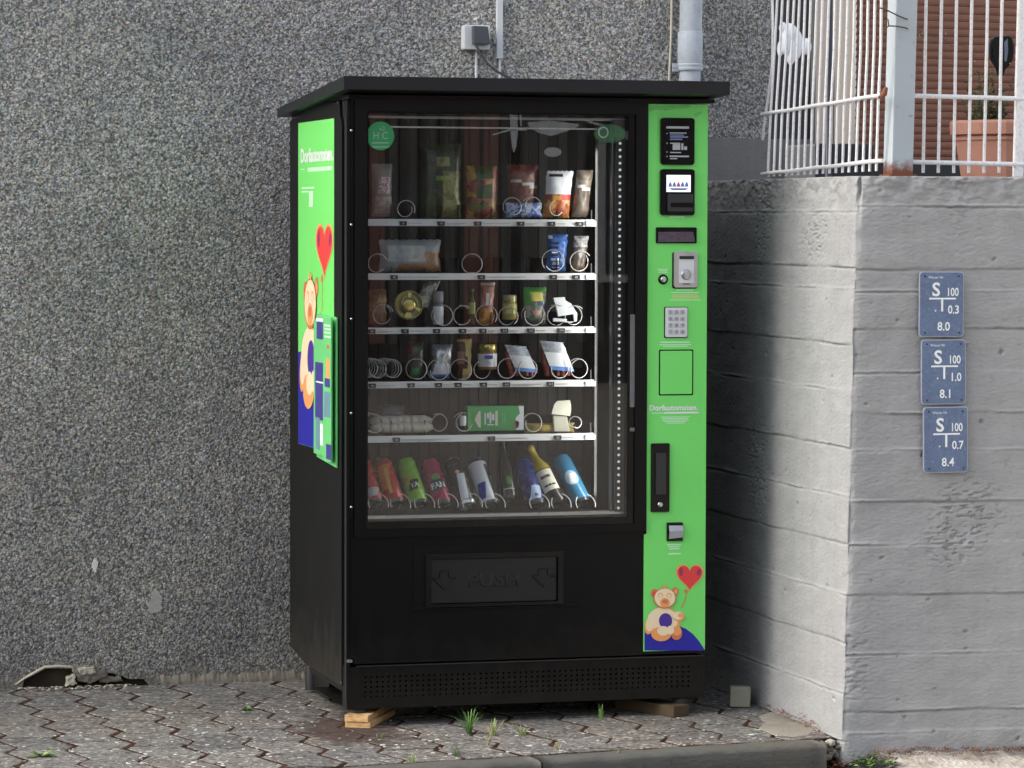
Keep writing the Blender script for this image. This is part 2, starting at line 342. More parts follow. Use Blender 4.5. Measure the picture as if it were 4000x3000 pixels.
# pavers: grey-brown concrete, each its own tone, with tiny pale and dark grit
def paver_mat():
    m, n, b = nodes('paver_concrete'); p = world_pos(n); oi = n.nodes.new('ShaderNodeObjectInfo')
    base = ramp(n, oi.outputs['Random'], [(0, (.135, .13, .122)), (.35, (.17, .164, .154)), (.7, (.195, .186, .173)), (1, (.15, .135, .124))])
    t = tex(n, 'Noise', 16, p, Detail=8, Roughness=.7); f = ramp(n, t.outputs[0], [(.3, .7), (.7, 1.3)]); c = mix(n, 1, base, f, 'MULTIPLY')
    t2 = tex(n, 'Noise', 1.7, p, Detail=5); f2 = ramp(n, t2.outputs[0], [(.46, 0.0), (.62, .5)]); c = mix(n, f2, c, (.22, .19, .155))
    v = tex(n, 'Voronoi', 95, p); s = n.nodes.new('ShaderNodeSeparateColor'); L(n, v.outputs['Color'], s.inputs[0])
    g = ramp(n, s.outputs[0], [(0, (.4, .4, .4)), (.15, (.8, .8, .8)), (.45, (1.05, 1.05, 1.05)), (.8, (1.5, 1.47, 1.4)), (.95, (2.6, 2.55, 2.4))], 'CONSTANT'); c = mix(n, .9, c, g, 'MULTIPLY')
    t3 = tex(n, 'Noise', 6, p, Detail=6, Roughness=.7); f3 = ramp(n, t3.outputs[0], [(.62, 0.0), (.72, .5)]); c = mix(n, f3, c, (.075, .05, .04))
    mp = n.nodes.new('ShaderNodeMapping'); L(n, p, mp.inputs[0]); mp.inputs['Location'].default_value = (.02, .14, 0); mp.inputs['Scale'].default_value = (3.4, 2.0, 1)
    ln = n.nodes.new('ShaderNodeVectorMath'); ln.operation = 'LENGTH'; L(n, mp.outputs[0], ln.inputs[0]); ns = tex(n, 'Noise', 17, p, Detail=7, Roughness=.65)
    ma = n.nodes.new('ShaderNodeMath'); ma.operation = 'MULTIPLY_ADD'; ma.inputs[1].default_value = 1.7; L(n, ns.outputs[0], ma.inputs[0]); L(n, ln.outputs['Value'], ma.inputs[2])
    fs = ramp(n, ma.outputs[0], [(.9, .85), (1.0, 0.0)]); mr = n.nodes.new('ShaderNodeMapRange'); L(n, ma.outputs[0], mr.inputs[0]); mr.inputs[1].default_value = 1.25; mr.inputs[2].default_value = 1.55; mr.inputs[3].default_value = .85; mr.inputs[4].default_value = 0
    c = mix(n, mr.outputs[0], c, (.06, .035, .028))
    L(n, c, b.inputs['Base Color']); b.inputs['Roughness'].default_value = .9; b.inputs['Specular IOR Level'].default_value = .25
    t4 = tex(n, 'Noise', 180, p, Detail=4); bump(n, b, t4.outputs[0], .6, .004); return m
PAVER = paver_mat()
def moss_mat():
    m, n, b = nodes('joint_moss'); p = world_pos(n); t = tex(n, 'Noise', 22, p, Detail=6)
    c = ramp(n, t.outputs[0], [(.3, (.025, .017, .012)), (.46, (.055, .03, .02)), (.58, (.095, .045, .028)), (.66, (.065, .048, .034)), (.78, (.13, .11, .085))])
    L(n, c, b.inputs['Base Color']); b.inputs['Roughness'].default_value = 1; b.inputs['Specular IOR Level'].default_value = 0; t2 = tex(n, 'Noise', 150, p, Detail=5); bump(n, b, t2.outputs[0], .8, .006); return m
MOSS = moss_mat()
def asphalt_mat():
    m, n, b = nodes('ground_cover'); p = world_pos(n); v = tex(n, 'Voronoi', 60, p); s = n.nodes.new('ShaderNodeSeparateColor'); L(n, v.outputs['Color'], s.inputs[0])
    c = ramp(n, s.outputs[0], [(0, (.02, .02, .02)), (.5, (.04, .039, .037)), (.85, (.075, .07, .065))], 'CONSTANT')
    sp = n.nodes.new('ShaderNodeSeparateXYZ'); L(n, p, sp.inputs[0]); t = tex(n, 'Noise', 9, p, Detail=7, Roughness=.7)
    # pale crushed stone lies against the foot of the concrete wall (x > 1.5)
    ad = n.nodes.new('ShaderNodeMath'); ad.operation = 'MULTIPLY_ADD'; ad.inputs[1].default_value = .35; L(n, t.outputs[0], ad.inputs[0]); L(n, sp.outputs[0], ad.inputs[2])
    nr = n.nodes.new('ShaderNodeMapRange'); nr.inputs[1].default_value = 1.62; nr.inputs[2].default_value = 1.7; L(n, ad.outputs[0], nr.inputs[0])
    pale = ramp(n, t.outputs[0], [(.3, (.1, .06, .045)), (.42, (.42, .36, .3)), (.7, (.72, .66, .57))]); c = mix(n, nr.outputs[0], c, pale)
    L(n, c, b.inputs['Base Color']); b.inputs['Roughness'].default_value = .95; b.inputs['Specular IOR Level'].default_value = .05; bump(n, b, v.outputs['Distance'], .7, .006); return m
ASPH = asphalt_mat()
WOOD, n_, b_ = nodes('pale_wood')
p_ = world_pos(n_); mp_ = n_.nodes.new('ShaderNodeMapping'); L(n_, p_, mp_.inputs[0]); mp_.inputs['Scale'].default_value = (14, 2, 60)
t_ = tex(n_, 'Noise', 3, mp_.outputs[0], Detail=6); L(n_, ramp(n_, t_.outputs[0], [(.3, (.36, .19, .075)), (.55, (.66, .4, .17)), (.7, (.74, .5, .25))]), b_.inputs['Base Color']); b_.inputs['Roughness'].default_value = .7
WOODB = pm('weathered_wood', (.09, .058, .028), .8, 0, .4, 25, .3, 60)
FENCEW = pm('white_fence_paint', (.84, .83, .82), .38, 0, .08, 30, .1, 80, .5, .6, (.45, .33, .24))
def post_mat():
    m, n, b = nodes('post_paint_rusty'); p = world_pos(n); s = n.nodes.new('ShaderNodeSeparateXYZ'); L(n, p, s.inputs[0])
    t = tex(n, 'Noise', 30, p, Detail=7, Roughness=.7); a = n.nodes.new('ShaderNodeMath'); a.operation = 'MULTIPLY_ADD'; a.inputs[1].default_value = -.09
    L(n, t.outputs[0], a.inputs[0]); L(n, s.outputs[2], a.inputs[2])
    r = n.nodes.new('ShaderNodeMapRange'); r.inputs[1].default_value = 1.635; r.inputs[2].default_value = 1.665; r.inputs[3].default_value = 1; r.inputs[4].default_value = 0; L(n, a.outputs[0], r.inputs[0])
    f = ramp(n, t.outputs[0], [(.62, 0.0), (.70, .9)]); base = mix(n, f, (.43, .475, .5), (.3, .22, .12))
    c = mix(n, r.outputs[0], base, (.2, .065, .035)); L(n, c, b.inputs['Base Color']); b.inputs['Roughness'].default_value = .55; bump(n, b, t.outputs[0], .2, .002); return m
POSTM = post_mat()
RUST = pm('rust', (.2, .075, .04), .9, 0, .4, 60, .4, 120)
TERRA = pm('terracotta', (.36, .175, .125), .75, 0, .15, 14, .15, 80, .3, .4, (.3, .14, .1))
SHUT = pm('brown_shutter', (.27, .12, .075), .5, 0, .25, 12, .08, 90, .4, .3, (.12, .05, .03))
DARKWALL = pm('dark_window', (.03, .03, .04), .35, 0, .3, 3, .05)
CREAMW = pm('cream_wall', (.80, .66, .53), .8, 0, .1, 6, .1)
GREYW = pm('grey_wall', (.16, .155, .16), .85, 0, .25, 8, .2)
CLOTH = pm('white_cloth', (.9, .92, .95), .8, 0, .05, 20, .3, 60)
LEAF = pm('leaf_green', (.055, .13, .025), .6, 0, .4, 50, .2)
LEAFO = pm('olive_leaf', (.06, .075, .02), .6, 0, .5, 50, .2)
GRASSM = pm('fresh_grass', (.2, .34, .08), .6, 0, .45, 60, .1)
GRASSY = pm('dry_grass', (.42, .38, .18), .7, 0, .35, 60, .1)
REDMOSS = pm('red_sedum', (.2, .045, .035), .85, 0, .5, 40, .4)
BROWNL = pm('dead_leaf', (.3, .16, .07), .8, 0, .5, 40, .3)
TWIG = pm('twig', (.1, .07, .05), .8, 0, .3)
PINK = pm('pink_petal', (.6, .42, .4), .7)
SIGNB = pm('enamel_blue', (.115, .16, .265), .45, 0, .35, 34, .08, 80, .5, .6, (.24, .29, .4))
SIGNE = pm('sign_edge', (.42, .46, .52), .45, 0, .2, 40)

# ------------------------------------------------------------------ GROUND AND SETTING
def axis(dense0, dense1, step, far):
    a = []; v = dense0
    while v < dense1: a.append(v); v += step
    a.append(dense1); s = step; v = dense1
    while v < far: s *= 1.7; v += s; a.append(min(v, far))
    s = step; v = dense0
    while v > -far: s *= 1.7; v -= s; a.insert(0, max(v, -far))
    return a
def gz(x, y):
    t = min(1, max(0, (x-1.2)/.3)); t = t*t*(3-2*t); near = exp(-max(0, -.6-y)*2.2)
    return -.125 + .085*t*near + .006*noise.noise(Vector((x*9, y*9, 0)))*near + .01*noise.noise(Vector((x*30, y*30, 3)))*t*near
xs, ys = axis(-.2, 2.6, .02, 600), axis(-1.5, -.2, .02, 600)
mb = MB(); nx = len(xs); mb.v = [(x, y, gz(x, y)) for y in ys for x in xs]
for j in range(len(ys)-1):
    for i in range(nx-1): mb.face((j*nx+i, j*nx+i+1, (j+1)*nx+i+1, (j+1)*nx+i), 0, True)
tag(mb.build('ground', ASPH, origin=(0, 0, 0)), kind='structure')

# pavement: bed, kerb stones, zigzag pavers
KA = Vector((*PG(1640, 2977), 0)); KB = Vector((*PG(3170, 2886), 0)); kd = (KB-KA).normalized(); kn = Vector((-kd.y, kd.x, 0))   # kerb line, kn points to the wall
def kerb_y(x): return KA.y + (x-KA.x)*kd.y/kd.x
XL, XR, YW = -2.6, 1.372, 1.10
pave = MB(); pave.prism([(XL, -kerb_y(XL)-.02), (XR-.01, -kerb_y(XR)-.02), (XR-.01, -YW-.2), (XL, -YW-.2)], 0, 0)   # placeholder replaced below
pave = MB()
N = 60
for i in range(N):                                       # bed with a slightly lumpy surface
    pass
bx = [XL + (XR-XL)*i/120 for i in range(121)]; by = [j/60 for j in range(61)]
bv = []
for t in by:
    for x in bx:
        y0 = kerb_y(x)+.0; y = y0 + (YW+.02-y0)*t
        bv.append((x, y, -.0015 + .0007*noise.noise(Vector((x*25, y*25, 1)))))
pave.add(bv, [(j*121+i, j*121+i+1, (j+1)*121+i+1, (j+1)*121+i) for j in range(60) for i in range(120)], 0, True)
pave.add([(XL, kerb_y(XL), -.2), (XR, kerb_y(XR), -.2), (XR, kerb_y(XR), -.012), (XL, kerb_y(XL), -.012)], [(0, 1, 2, 3)])
pave.add([(XR, kerb_y(XR), -.2), (XR, YW, -.2), (XR, YW, -.012), (XR, kerb_y(XR), -.012)], [(0, 1, 2, 3)])
PAV = tag(pave.build('pavement', MOSS, origin=(0, 0, -.2)), kind='structure')

def ragged(poly, step, amp, seed):
    out = []
    for i, a in enumerate(poly):
        b = poly[(i+1) % len(poly)]; L_ = max(1e-6, sqrt((b[0]-a[0])**2+(b[1]-a[1])**2)); n = max(1, int(L_/step))
        nx_, ny_ = -(b[1]-a[1])/L_, (b[0]-a[0])/L_
        for k in range(n):
            t = k/n; x = a[0]+(b[0]-a[0])*t; y = a[1]+(b[1]-a[1])*t; d = amp*(noise.noise(Vector((x*90, y*90, seed)))+.6*noise.noise(Vector((x*260, y*260, seed))))
            out.append((x+nx_*d, y+ny_*d))
    return out
def clip(poly, n, d):                                    # keep n.p <= d
    out = []
    for i, a in enumerate(poly):
        b = poly[(i+1) % len(poly)]; da = n[0]*a[0]+n[1]*a[1]-d; db = n[0]*b[0]+n[1]*b[1]-d
        if da <= 0: out.append(a)
        if (da < 0 < db) or (db < 0 < da):
            t = da/(da-db); out.append((a[0]+(b[0]-a[0])*t, a[1]+(b[1]-a[1])*t))
    return out
def area(p): return abs(sum(p[i][0]*p[(i+1) % len(p)][1]-p[(i+1) % len(p)][0]*p[i][1] for i in range(len(p))))/2
PW, PLn, AMP = .172, .25, .046
def zig(y):                                              # lateral offset of the zigzag joint
    t = (-y/PLn) % 1.0
    return AMP*(t/.62 - .5) if t < .62 else AMP*(.5 - (t-.62)/.38)
def paver(col, row):
    y1 = row*PLn + (.5*PLn if col % 2 else 0) + .04; y0 = y1 - PLn; g = .012 + random.random()*.008; gs = .011 + random.random()*.007
    y0 += g*.35; y1 -= g*.35
    brk = sorted({y0, y1, *[k*PLn - f*PLn for k in range(-6, 9) for f in (0, .62) if y0 < k*PLn - f*PLn < y1]})
    xl = col*PW
    poly = [(xl+gs/2+zig(y), y) for y in reversed(brk)] + [(xl+PW-gs/2+zig(y), y) for y in brk]
    jit = random.uniform(-.003, .003); poly = ragged([(x+jit+random.uniform(-.002, .002), y+random.uniform(-.0015, .0015)) for x, y in poly], .045, .0028, col+row*.37)
    d = -(kn.x*KA.x+kn.y*KA.y) - .006
    poly = clip(poly, (-kn.x, -kn.y), d-.005)
    poly = clip(poly, (0, 1), YW-.012); poly = clip(poly, (1, 0), 1.36)
    if len(poly) < 3 or area(poly) < .0012: return
    # carriers
    if sum((poly[(i+1) % len(poly)][0]-poly[i][0])*(poly[(i+1) % len(poly)][1]+poly[i][1]) for i in range(len(poly))) > 0: poly.reverse()
    cx = sum(p[0] for p in poly)/len(poly); cy = sum(p[1] for p in poly)/len(poly); n = len(poly)
    tx, ty, dz = random.uniform(-.003, .003), random.uniform(-.003, .003), random.uniform(-.0003, .0011)
    H = lambda x, y, z: (x, y, z+dz+tx*(x-cx)+ty*(y-cy))
    ins = []
    for i in range(n):
        x, y = poly[i]; v = Vector((cx-x, cy-y)).normalized()*.0035; ins.append((x+v.x, y+v.y))
    m = MB()
    pts = [H(x, y, -.03) for x, y in poly] + [H(x, y, -.0016) for x, y in poly] + [H(x, y, 0) for x, y in ins]
    fs = [tuple(range(2*n, 3*n))] + [(i, (i+1) % n, n+(i+1) % n, n+i) for i in range(n)] + [(n+i, n+(i+1) % n, 2*n+(i+1) % n, 2*n+i) for i in range(n)]
    m.add(pts, fs); m.build('paver', PAVER, PAV)
for c in range(-9, 9):
    for r_ in range(-4, 7): paver(c, r_)

# kerb stones
def kerb_stone(t0, t1):
    m = MB(); a = KA + kd*t0; n_s = max(2, int((t1-t0)/.03)); W, H = .098, .21
    rows = []
    for i in range(n_s+1):
        p = a + kd*((t1-t0)*i/n_s); row = []
        for k_, (off, z) in enumerate(((0.0, -.03), (0.0, -.004), (-.012, .001), (-.06, -.001), (-W+.006, -.004), (-W, -.014), (-W-.001, -.05), (-W-.002, -.09), (-W-.003, -H))):
            q = p + kn*off; nn = noise.noise(Vector((q.x*14, z*30, q.y*22)))*.005 + noise.noise(Vector((q.x*60, z*90, 5)))*.0028
            row.append((q.x - kn.x*nn, q.y - kn.y*nn, z + nn*.8))
        rows.append(row)
    pts = [q for r_ in rows for q in r_]; K = len(rows[0])
    fs = [(i*K+j, i*K+j+1, (i+1)*K+j+1, (i+1)*K+j) for i in range(n_s) for j in range(K-1)] + [tuple(range(K)), tuple(reversed(range(n_s*K, n_s*K+K)))]
    m.add(pts, fs, 0, True); m.build('kerb_stone', KERBM, PAV)
kl = (KB-KA).length
for a, b in ((-2.9, -1.935), (-1.93, -.93), (-.925, .33), (.335, kl-.0)): kerb_stone(a, b)

# light mortar fillet and cracked slab piece in the corner by the concrete wall
m = MB(); poly = ragged([PG(x, y) for x, y in ((2968, 2850), (2985, 2822), (2960, 2800), (3010, 2782), (3080, 2790), (3160, 2822), (3208, 2854), (3165, 2868), (3110, 2880), (3035, 2874), (3000, 2862))], .008, .013, 3)
n = len(poly); cx = sum(p[0] for p in poly)/n; cy = sum(p[1] for p in poly)/n
ringv = lambda f, z: [(cx+(x-cx)*f, cy+(y-cy)*f, z+.0018*noise.noise(Vector((x*60*f, y*60*f, 3)))) for x, y in poly]
m.add(ringv(1, -.004)+ringv(.97, .0015)+ringv(.6, .0045)+ringv(.25, .006)+[(cx, cy, .006)], [(k*n+i, k*n+(i+1) % n, (k+1)*n+(i+1) % n, (k+1)*n+i) for k in range(3) for i in range(n)] + [(3*n+i, 3*n+(i+1) % n, 4*n) for i in range(n)], 0, False)
m.build('mortar_patch', MORTARP, PAV)

# rubble filling the hollow at the end of the kerb
m = MB()
for i in range(34):
    cx = random.uniform(1.3, 1.375); cy = random.uniform(-.6, -.5); cz = -.10 + .09*random.random(); s = random.uniform(.006, .017)
    bm = bmesh.new(); bmesh.ops.create_icosphere(bm, subdivisions=1, radius=s)
    for v in bm.verts: v.co = Vector((v.co.x*1.2, v.co.y, v.co.z*.8))*(1+.35*noise.noise(v.co*90+Vector((i, 0, 0))))
    m.add([(v.co.x+cx, v.co.y+cy, v.co.z+cz) for v in bm.verts], [tuple(v.index for v in f.verts) for f in bm.faces], random.choice((0, 1, 1, 2))); bm.free()
tag(m.build('rubble', [MORTAR, MORTARD, RUBBER]), kind='stuff')

# house wall: render layer with a broken-out piece at the foot, masonry behind
CH = [P(x, y, YW) for x, y in ((70, 2671), (95, 2655), (130, 2635), (170, 2612), (230, 2611), (285, 2613), (290, 2640), (300, 2652), (345, 2648), (380, 2632), (430, 2628), (475, 2640), (500, 2652), (560, 2652), (630, 2646))]
HX0, HX1, HTOP = -4.5, 1.412, 7.0; YW2 = YW+.42; HX2 = P(3011, 300, YW2)[0]
def zline(x):
    if x <= CH[0][0] or x >= CH[-1][0]: return -.05
    for a, b in zip(CH, CH[1:]):
        if a[0] <= x <= b[0]: return a[1] + (b[1]-a[1])*(x-a[0])/(b[0]-a[0])
m = MB(); k = [HX0] + [CH[0][0]-.001] + [q[0] for q in CH] + [CH[-1][0]+.001] + [HX1]
lo = [(x, zline(x) if CH[0][0] < x < CH[-1][0] else -.05) for x in k]
for (xa, za), (xb, zb) in zip(lo, lo[1:]):
    m.add([(xa, YW, za), (xb, YW, zb), (xb, YW, HTOP), (xa, YW, HTOP)], [(0, 1, 2, 3)])
    m.add([(xa, YW, za), (xb, YW, zb), (xb, YW+.035, zb), (xa, YW+.035, za)], [(3, 2, 1, 0)], 1)
m.add([(HX1, YW, -.05), (HX1, YW2, -.05), (HX1, YW2, HTOP), (HX1, YW, HTOP)], [(0, 1, 2, 3)], 0)
m.add([(HX1, YW2, -.05), (HX2, YW2, -.05), (HX2, YW2, HTOP), (HX1, YW2, HTOP)], [(0, 1, 2, 3)], 0)
m.add([(HX2, YW2, -.05), (HX2, YW2+.3, -.05), (HX2, YW2+.3, HTOP), (HX2, YW2, HTOP)], [(0, 1, 2, 3)], 2)
m.add([(HX0, YW+.036, -.2), (HX1-.001, YW+.036, -.2), (HX1-.001, YW+.036, HTOP), (HX0, YW+.036, HTOP)], [(0, 1, 2, 3)], 3)
house = thing('house', 'house wall of washed grey aggregate render behind the machine', 'house', (0, YW, 0))
MASON = concrete('old_masonry', (.045, .036, .026), (.02, .015, .012), (.12, .09, .05))
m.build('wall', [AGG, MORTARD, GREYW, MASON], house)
# broken cream edges round the hole
m = MB(); e = [PS and P(x, y, YW) for x, y in ((60, 2675), (95, 2650), (135, 2628), (175, 2606), (230, 2603), (285, 2606))]
m.tube([(x, YW-.001, z) for x, z in e], [.0025, .004, .0055, .005, .005, .004], 6); m.build('broken_edge', MORTAR, house)
m = MB()
def slab(pts, d0, d1, mi=0, jit=.002):
    q = ragged([P(x, y, YW) for x, y in pts], .006, .006, d1*100+mi); n = len(q); cx = sum(p[0] for p in q)/n; cz = sum(p[1] for p in q)/n; L0 = []
    for f, d in ((1, d0), (1, d1-.006), (.93, d1-.001), (.7, d1), (.4, d1)):
        for x, z in q:
            u, v = cx+(x-cx)*f, cz+(z-cz)*f; dd = d + (.004*noise.noise(Vector((u*70, v*70, 5))) if f < 1 else 0); L0.append((u, YW-dd, v))
    L0.append((cx, YW-d1, cz)); m.add(L0, [(k*n+i, k*n+(i+1) % n, (k+1)*n+(i+1) % n, (k+1)*n+i) for k in range(4) for i in range(n)] + [(4*n+i, 4*n+(i+1) % n, 5*n) for i in range(n)], mi, False)
slab([(282, 2604), (335, 2600), (372, 2602), (410, 2610), (420, 2640), (390, 2655), (345, 2668), (305, 2662), (290, 2640)], -.01, .014, 1)
slab([(300, 2606), (365, 2602), (372, 2632), (312, 2634)], .014, .019, 0)
slab([(385, 2650), (420, 2640), (470, 2645), (480, 2658), (440, 2664), (385, 2666)], -.02, .006, 1)
slab([(262, 2640), (292, 2632), (300, 2672), (255, 2680)], -.02, .02, 0)
m.build('loose_render', [MORTAR, MORTARD], house)
# rough mortar band along the foot, right half
m = MB(); px_ = [625 + 5*i for i in range(138)]; rows = []
for x in px_:
    a = P(x, 2652, YW); h = .030 + .014*noise.noise(Vector((x*.02, 0, 0))) + .010*noise.noise(Vector((x*.09, 3, 0)))+ .006*noise.noise(Vector((x*.3, 3, 0)))
    rows.append([(a[0], YW-.022+.004*noise.noise(Vector((x*.05, 1, 0))), -.02), (a[0], YW-.02+.006*noise.noise(Vector((x*.06, 9, 0))), .006), (a[0], YW-.013+.004*noise.noise(Vector((x*.09, 4, 0))), h*.6), (a[0], YW+.001, h)])
pts = [q for r_ in rows for q in r_]; m.add(pts, [(i*4+j, (i+1)*4+j, (i+1)*4+j+1, i*4+j+1) for i in range(len(rows)-1) for j in range(3)], 0, True)
m.build('foot_mortar', MORTARD, house)
# grey plaster patch above the terrace wall
x0, x1, z0, z1 = HX1+.002, HX2-.001, 1.2, P(2900, 541, YW2)[1]
m = MB(); n_ = 24; pts = [(x0, YW-.012, z0), (x1, YW-.012, z0)] + [(x1-(x1-x0)*i/n_, YW-.012, z1+.006*noise.noise(Vector((i*.9, 2, 0)))) for i in range(n_+1)]
m.prism([(p[0], p[2]) for p in pts], 0, .012, FR(YW2)); m.build('plaster_patch', PLINTH, house)
# small white paint scabs on the render
for pl, lab in ((((368, 2185), (378, 2180), (381, 2210), (372, 2238), (362, 2234), (358, 2205)), 'scab'), (((575, 2385), (590, 2330), (610, 2292), (628, 2330), (634, 2370), (618, 2392), (590, 2396)), 'scab')):
    m = MB(); m.prism(ragged([P(x, y, YW) for x, y in pl], .004, .009, pl[0][0]), 0, .003, FR(YW)); m.build('plaster_scab', sheer('scab_paint', (.8, .78, .7), .95 if pl[0][0] == 368 else .5), house)

# ------------------------------------------------------------------ board-marked concrete retaining wall
ZT = 1.66
seam_s = [(1.56, .004), (1.395, .006), (1.33, .004), (1.17, .005), (1.03, .004), (.865, .006), (.72, .007), (.58, .004), (.43, .004), (.29, .003), (.14, .006), (.0, .005)]
def relief(u, z, seed, seams):
    d = 0
    for i, (zs, a) in enumerate(seams):
        if abs(z-zs) > .035: 
            d += .0028*(1 if i % 2 else -1)*(1 if z > zs else 0); continue
        w_ = zs + .004*noise.noise(Vector((u*4, i*3.1, seed))) + .0018*noise.noise(Vector((u*30, i, seed))) + .0016*noise.noise(Vector((u*85, i, seed)))
        kr = max(0, .35+1.3*noise.noise(Vector((u*7, i*5.3, seed+14)))); kg = max(.04, .45+1.5*noise.noise(Vector((u*5, i*4.1, seed+24)))+.5*noise.noise(Vector((u*40, i*4.1, seed+24))))
        t = (z-w_); k_ = .5+.5*noise.noise(Vector((u*5, i*2.3, seed+4)))+.35
        d += a*.8*kr*exp(-(t/.003)**2) - a*1.3*kg*exp(-((t+.0058)/.0028)**2)
        d += .0028*(1 if i % 2 else -1)/(1+exp(max(-30, min(30, -t/.002))))
    pit = noise.fractal(Vector((u*38, z*115, seed)), .7, 2.4, 5); zone = noise.noise(Vector((u*3.1, z*3.7, seed+9)))
    if zone > .3: d -= min(.006, max(0, pit-.2)*.024)*min(1, (zone-.3)*3)
    rare = noise.noise(Vector((u*34, z*40, seed+20)))
    if rare > .66: d -= min(.007, (rare-.66)*.07)
    gr = noise.noise(Vector((u*70, z*190, seed+30))); d += .0011*gr
    d += .0022*noise.noise(Vector((u*14, z*20, seed+2))) + .003*noise.noise(Vector((u*3, z*4, seed+3)))
    rough_top = max(0, (z-(ZT-.14))/.14); d += rough_top*.008*noise.fractal(Vector((u*22, z*30, seed+6)), 1, 2, 3)
    return d
def xs_side(z): return 1.362 + .031*max(0, z)/1.6
YC = -.6; ANG = rad(5.5)
def corner_chip(z): return .006 + .006*abs(noise.noise(Vector((z*16, 0, 2)))) + .010*max(0, noise.noise(Vector((z*7, 4, 2)))-.15) + .035*max(0, (z-1.5)/.16)**1.6
def block():
    m = MB(); nz = 620; z_ = [-.25 + (ZT+.25)*j/nz for j in range(nz+1)]
    us = [i*.0045 for i in range(0, 311)]               # side: distance back from the corner
    uf = [i*.004 for i in range(0, 160)] + [.64+i*.05 for i in range(0, 30)]
    colsA = list(reversed(us)); W = len(colsA) + len(uf)
    for z in z_:
        cc = corner_chip(z); xs0 = xs_side(z)
        for u in colsA:
            d = relief(u, z, 1.0, seam_s); rnd = cc*exp(-(u/.018)**1)*1.0
            y = YC + u; m.v.append((xs0 - d + rnd*.8, y + (cc*.9 if u < .02 else 0)*(1-u/.02), z - (.006*abs(noise.noise(Vector((u*20, 1, 0)))) if z > ZT-.004 else 0)))
        for u in uf:
            d = relief(u+5, z, 7.0, seam_f); rnd = cc*exp(-(u/.018)**1)
            m.v.append((xs0 + u*cos(ANG) + (cc*.9 if u < .02 else 0)*(1-u/.02), YC - u*sin(ANG) - d + rnd*.8, z - (.006*abs(noise.noise(Vector((u*20, 5, 0)))) if z > ZT-.004 else 0)))
    for j in range(nz):
        for i in range(W-1): m.face((j*W+i, j*W+i+1, (j+1)*W+i+1, (j+1)*W+i), 0, True)
    b = nz*W; tl = len(m.v)                            # top sheet
    p0 = m.v[b]; p1 = m.v[b+W-1]; m.v += [(p0[0]+.8, p0[1], ZT-.004), (p1[0], p0[1], ZT-.004)]
    m.face([b+i for i in range(W)] + [tl+1], 0)
    return m
seam_f = [(1.575, .009), (1.39, .004), (1.325, .004), (1.215, .007), (1.085, .006), (.965, .007), (.855, .005), (.705, .006), (.58, .004), (.43, .004), (.255, .004), (.085, .008), (.02, .003)]
m = block(); BLK = m.build('retaining_wall', PAINTC, origin=(1.4, -.5, -.25))
tag(BLK, 'grey painted concrete retaining wall with rough board marks right of the machine', 'wall')

# terrace floor behind the wall top
m = MB(); m.box(1.72, 6, -.2, 3.3, ZT-.06, ZT-.03); tag(m.build('terrace_floor', GREYW), kind='structure')

# ------------------------------------------------------------------ enamel water signs
SY = -.637
def sign(px, py0, py1, lines, label, tilt):
    x0, x1, z0, z1 = pxrect(px, py0, px+168, py1, SY); w_, h_ = x1-x0, z1-z0
    T = thing('hydrant_sign', label, 'sign', (x0+w_/2, SY, z0), 'blue water pipe signs on the concrete wall')
    ca, sa = cos(ANG), sin(ANG); cx = x0 + w_/2; cz = z0+h_/2; ct, st_ = cos(tilt), sin(tilt)
    def fr(u, v, d):
        uu, vv = u-cx, v-cz; uu, vv = uu*ct - vv*st_, uu*st_+vv*ct
        return (cx+uu*ca - d*sa, SY-uu*sa - d*ca, cz+vv)
    m = MB(); m.prism(rr(x0, x1, z0, z1, .011), 0, .004, fr); m.build('plate_rim', SIGNE, T)
    m = MB(); m.prism(rr(x0+.0025, x1-.0025, z0+.0025, z1-.0025, .009), .004, .0052, fr); m.build('plate', SIGNB, T)
    d = .0058; a, b_, c = lines
    text('Wasser Nr', x0+w_*.2, z1-h_*.105, .0075, WHP, T, fr, d, sx=.95)
    text('S', x0+w_*.28, z1-h_*.37, .040, WHP, T, fr, d, bold=.0012)
    text('100', x0+w_*.605, z1-h_*.37, .0245, WHP, T, fr, d, sx=.74, bold=.0006)
    m = MB(); m.prism([(x0+w_*.22, z1-h_*.425), (x0+w_*.82, z1-h_*.425), (x0+w_*.82, z1-h_*.4), (x0+w_*.22, z1-h_*.4)], .0052, d, fr)
    m.prism([(x0+w_*.49, z1-h_*.61), (x0+w_*.535, z1-h_*.61), (x0+w_*.535, z1-h_*.425), (x0+w_*.49, z1-h_*.425)], .0052, d, fr); m.build('pipe_symbol', WHP, T)
    text('.', x0+w_*.33, z1-h_*.61, .03, WHP, T, fr, d)
    text(b_, x0+w_*.64, z1-h_*.64, .0245, WHP, T, fr, d, sx=.85, bold=.0006)
    text(c, x0+w_*.55, z1-h_*.90, .0255, WHP, T, fr, d, 'CENTER', sx=.9, bold=.0006)
    for u, v in ((.12, .93), (.88, .93), (.13, .065), (.9, .065)):
        m = MB(); m.prism(ell(x0+w_*u, z0+h_*v, .0028, .0028, 10), .0052, .0066, fr); m.build('screw', TAGB, T)
sign(3592, 1061, 1316, ('S', '0.3', '8.0'), 'uppermost blue enamel water sign reading 0.3 and 8.0 on grey concrete', .0)
sign(3600, 1326, 1579, ('S', '1.0', '8.1'), 'middle blue enamel water sign reading 1.0 and 8.1 on grey concrete', rad(.4))
sign(3608, 1589, 1846, ('S', '0.7', '8.4'), 'lowest blue enamel water sign reading 0.7 and 8.4 on grey concrete', rad(.6))

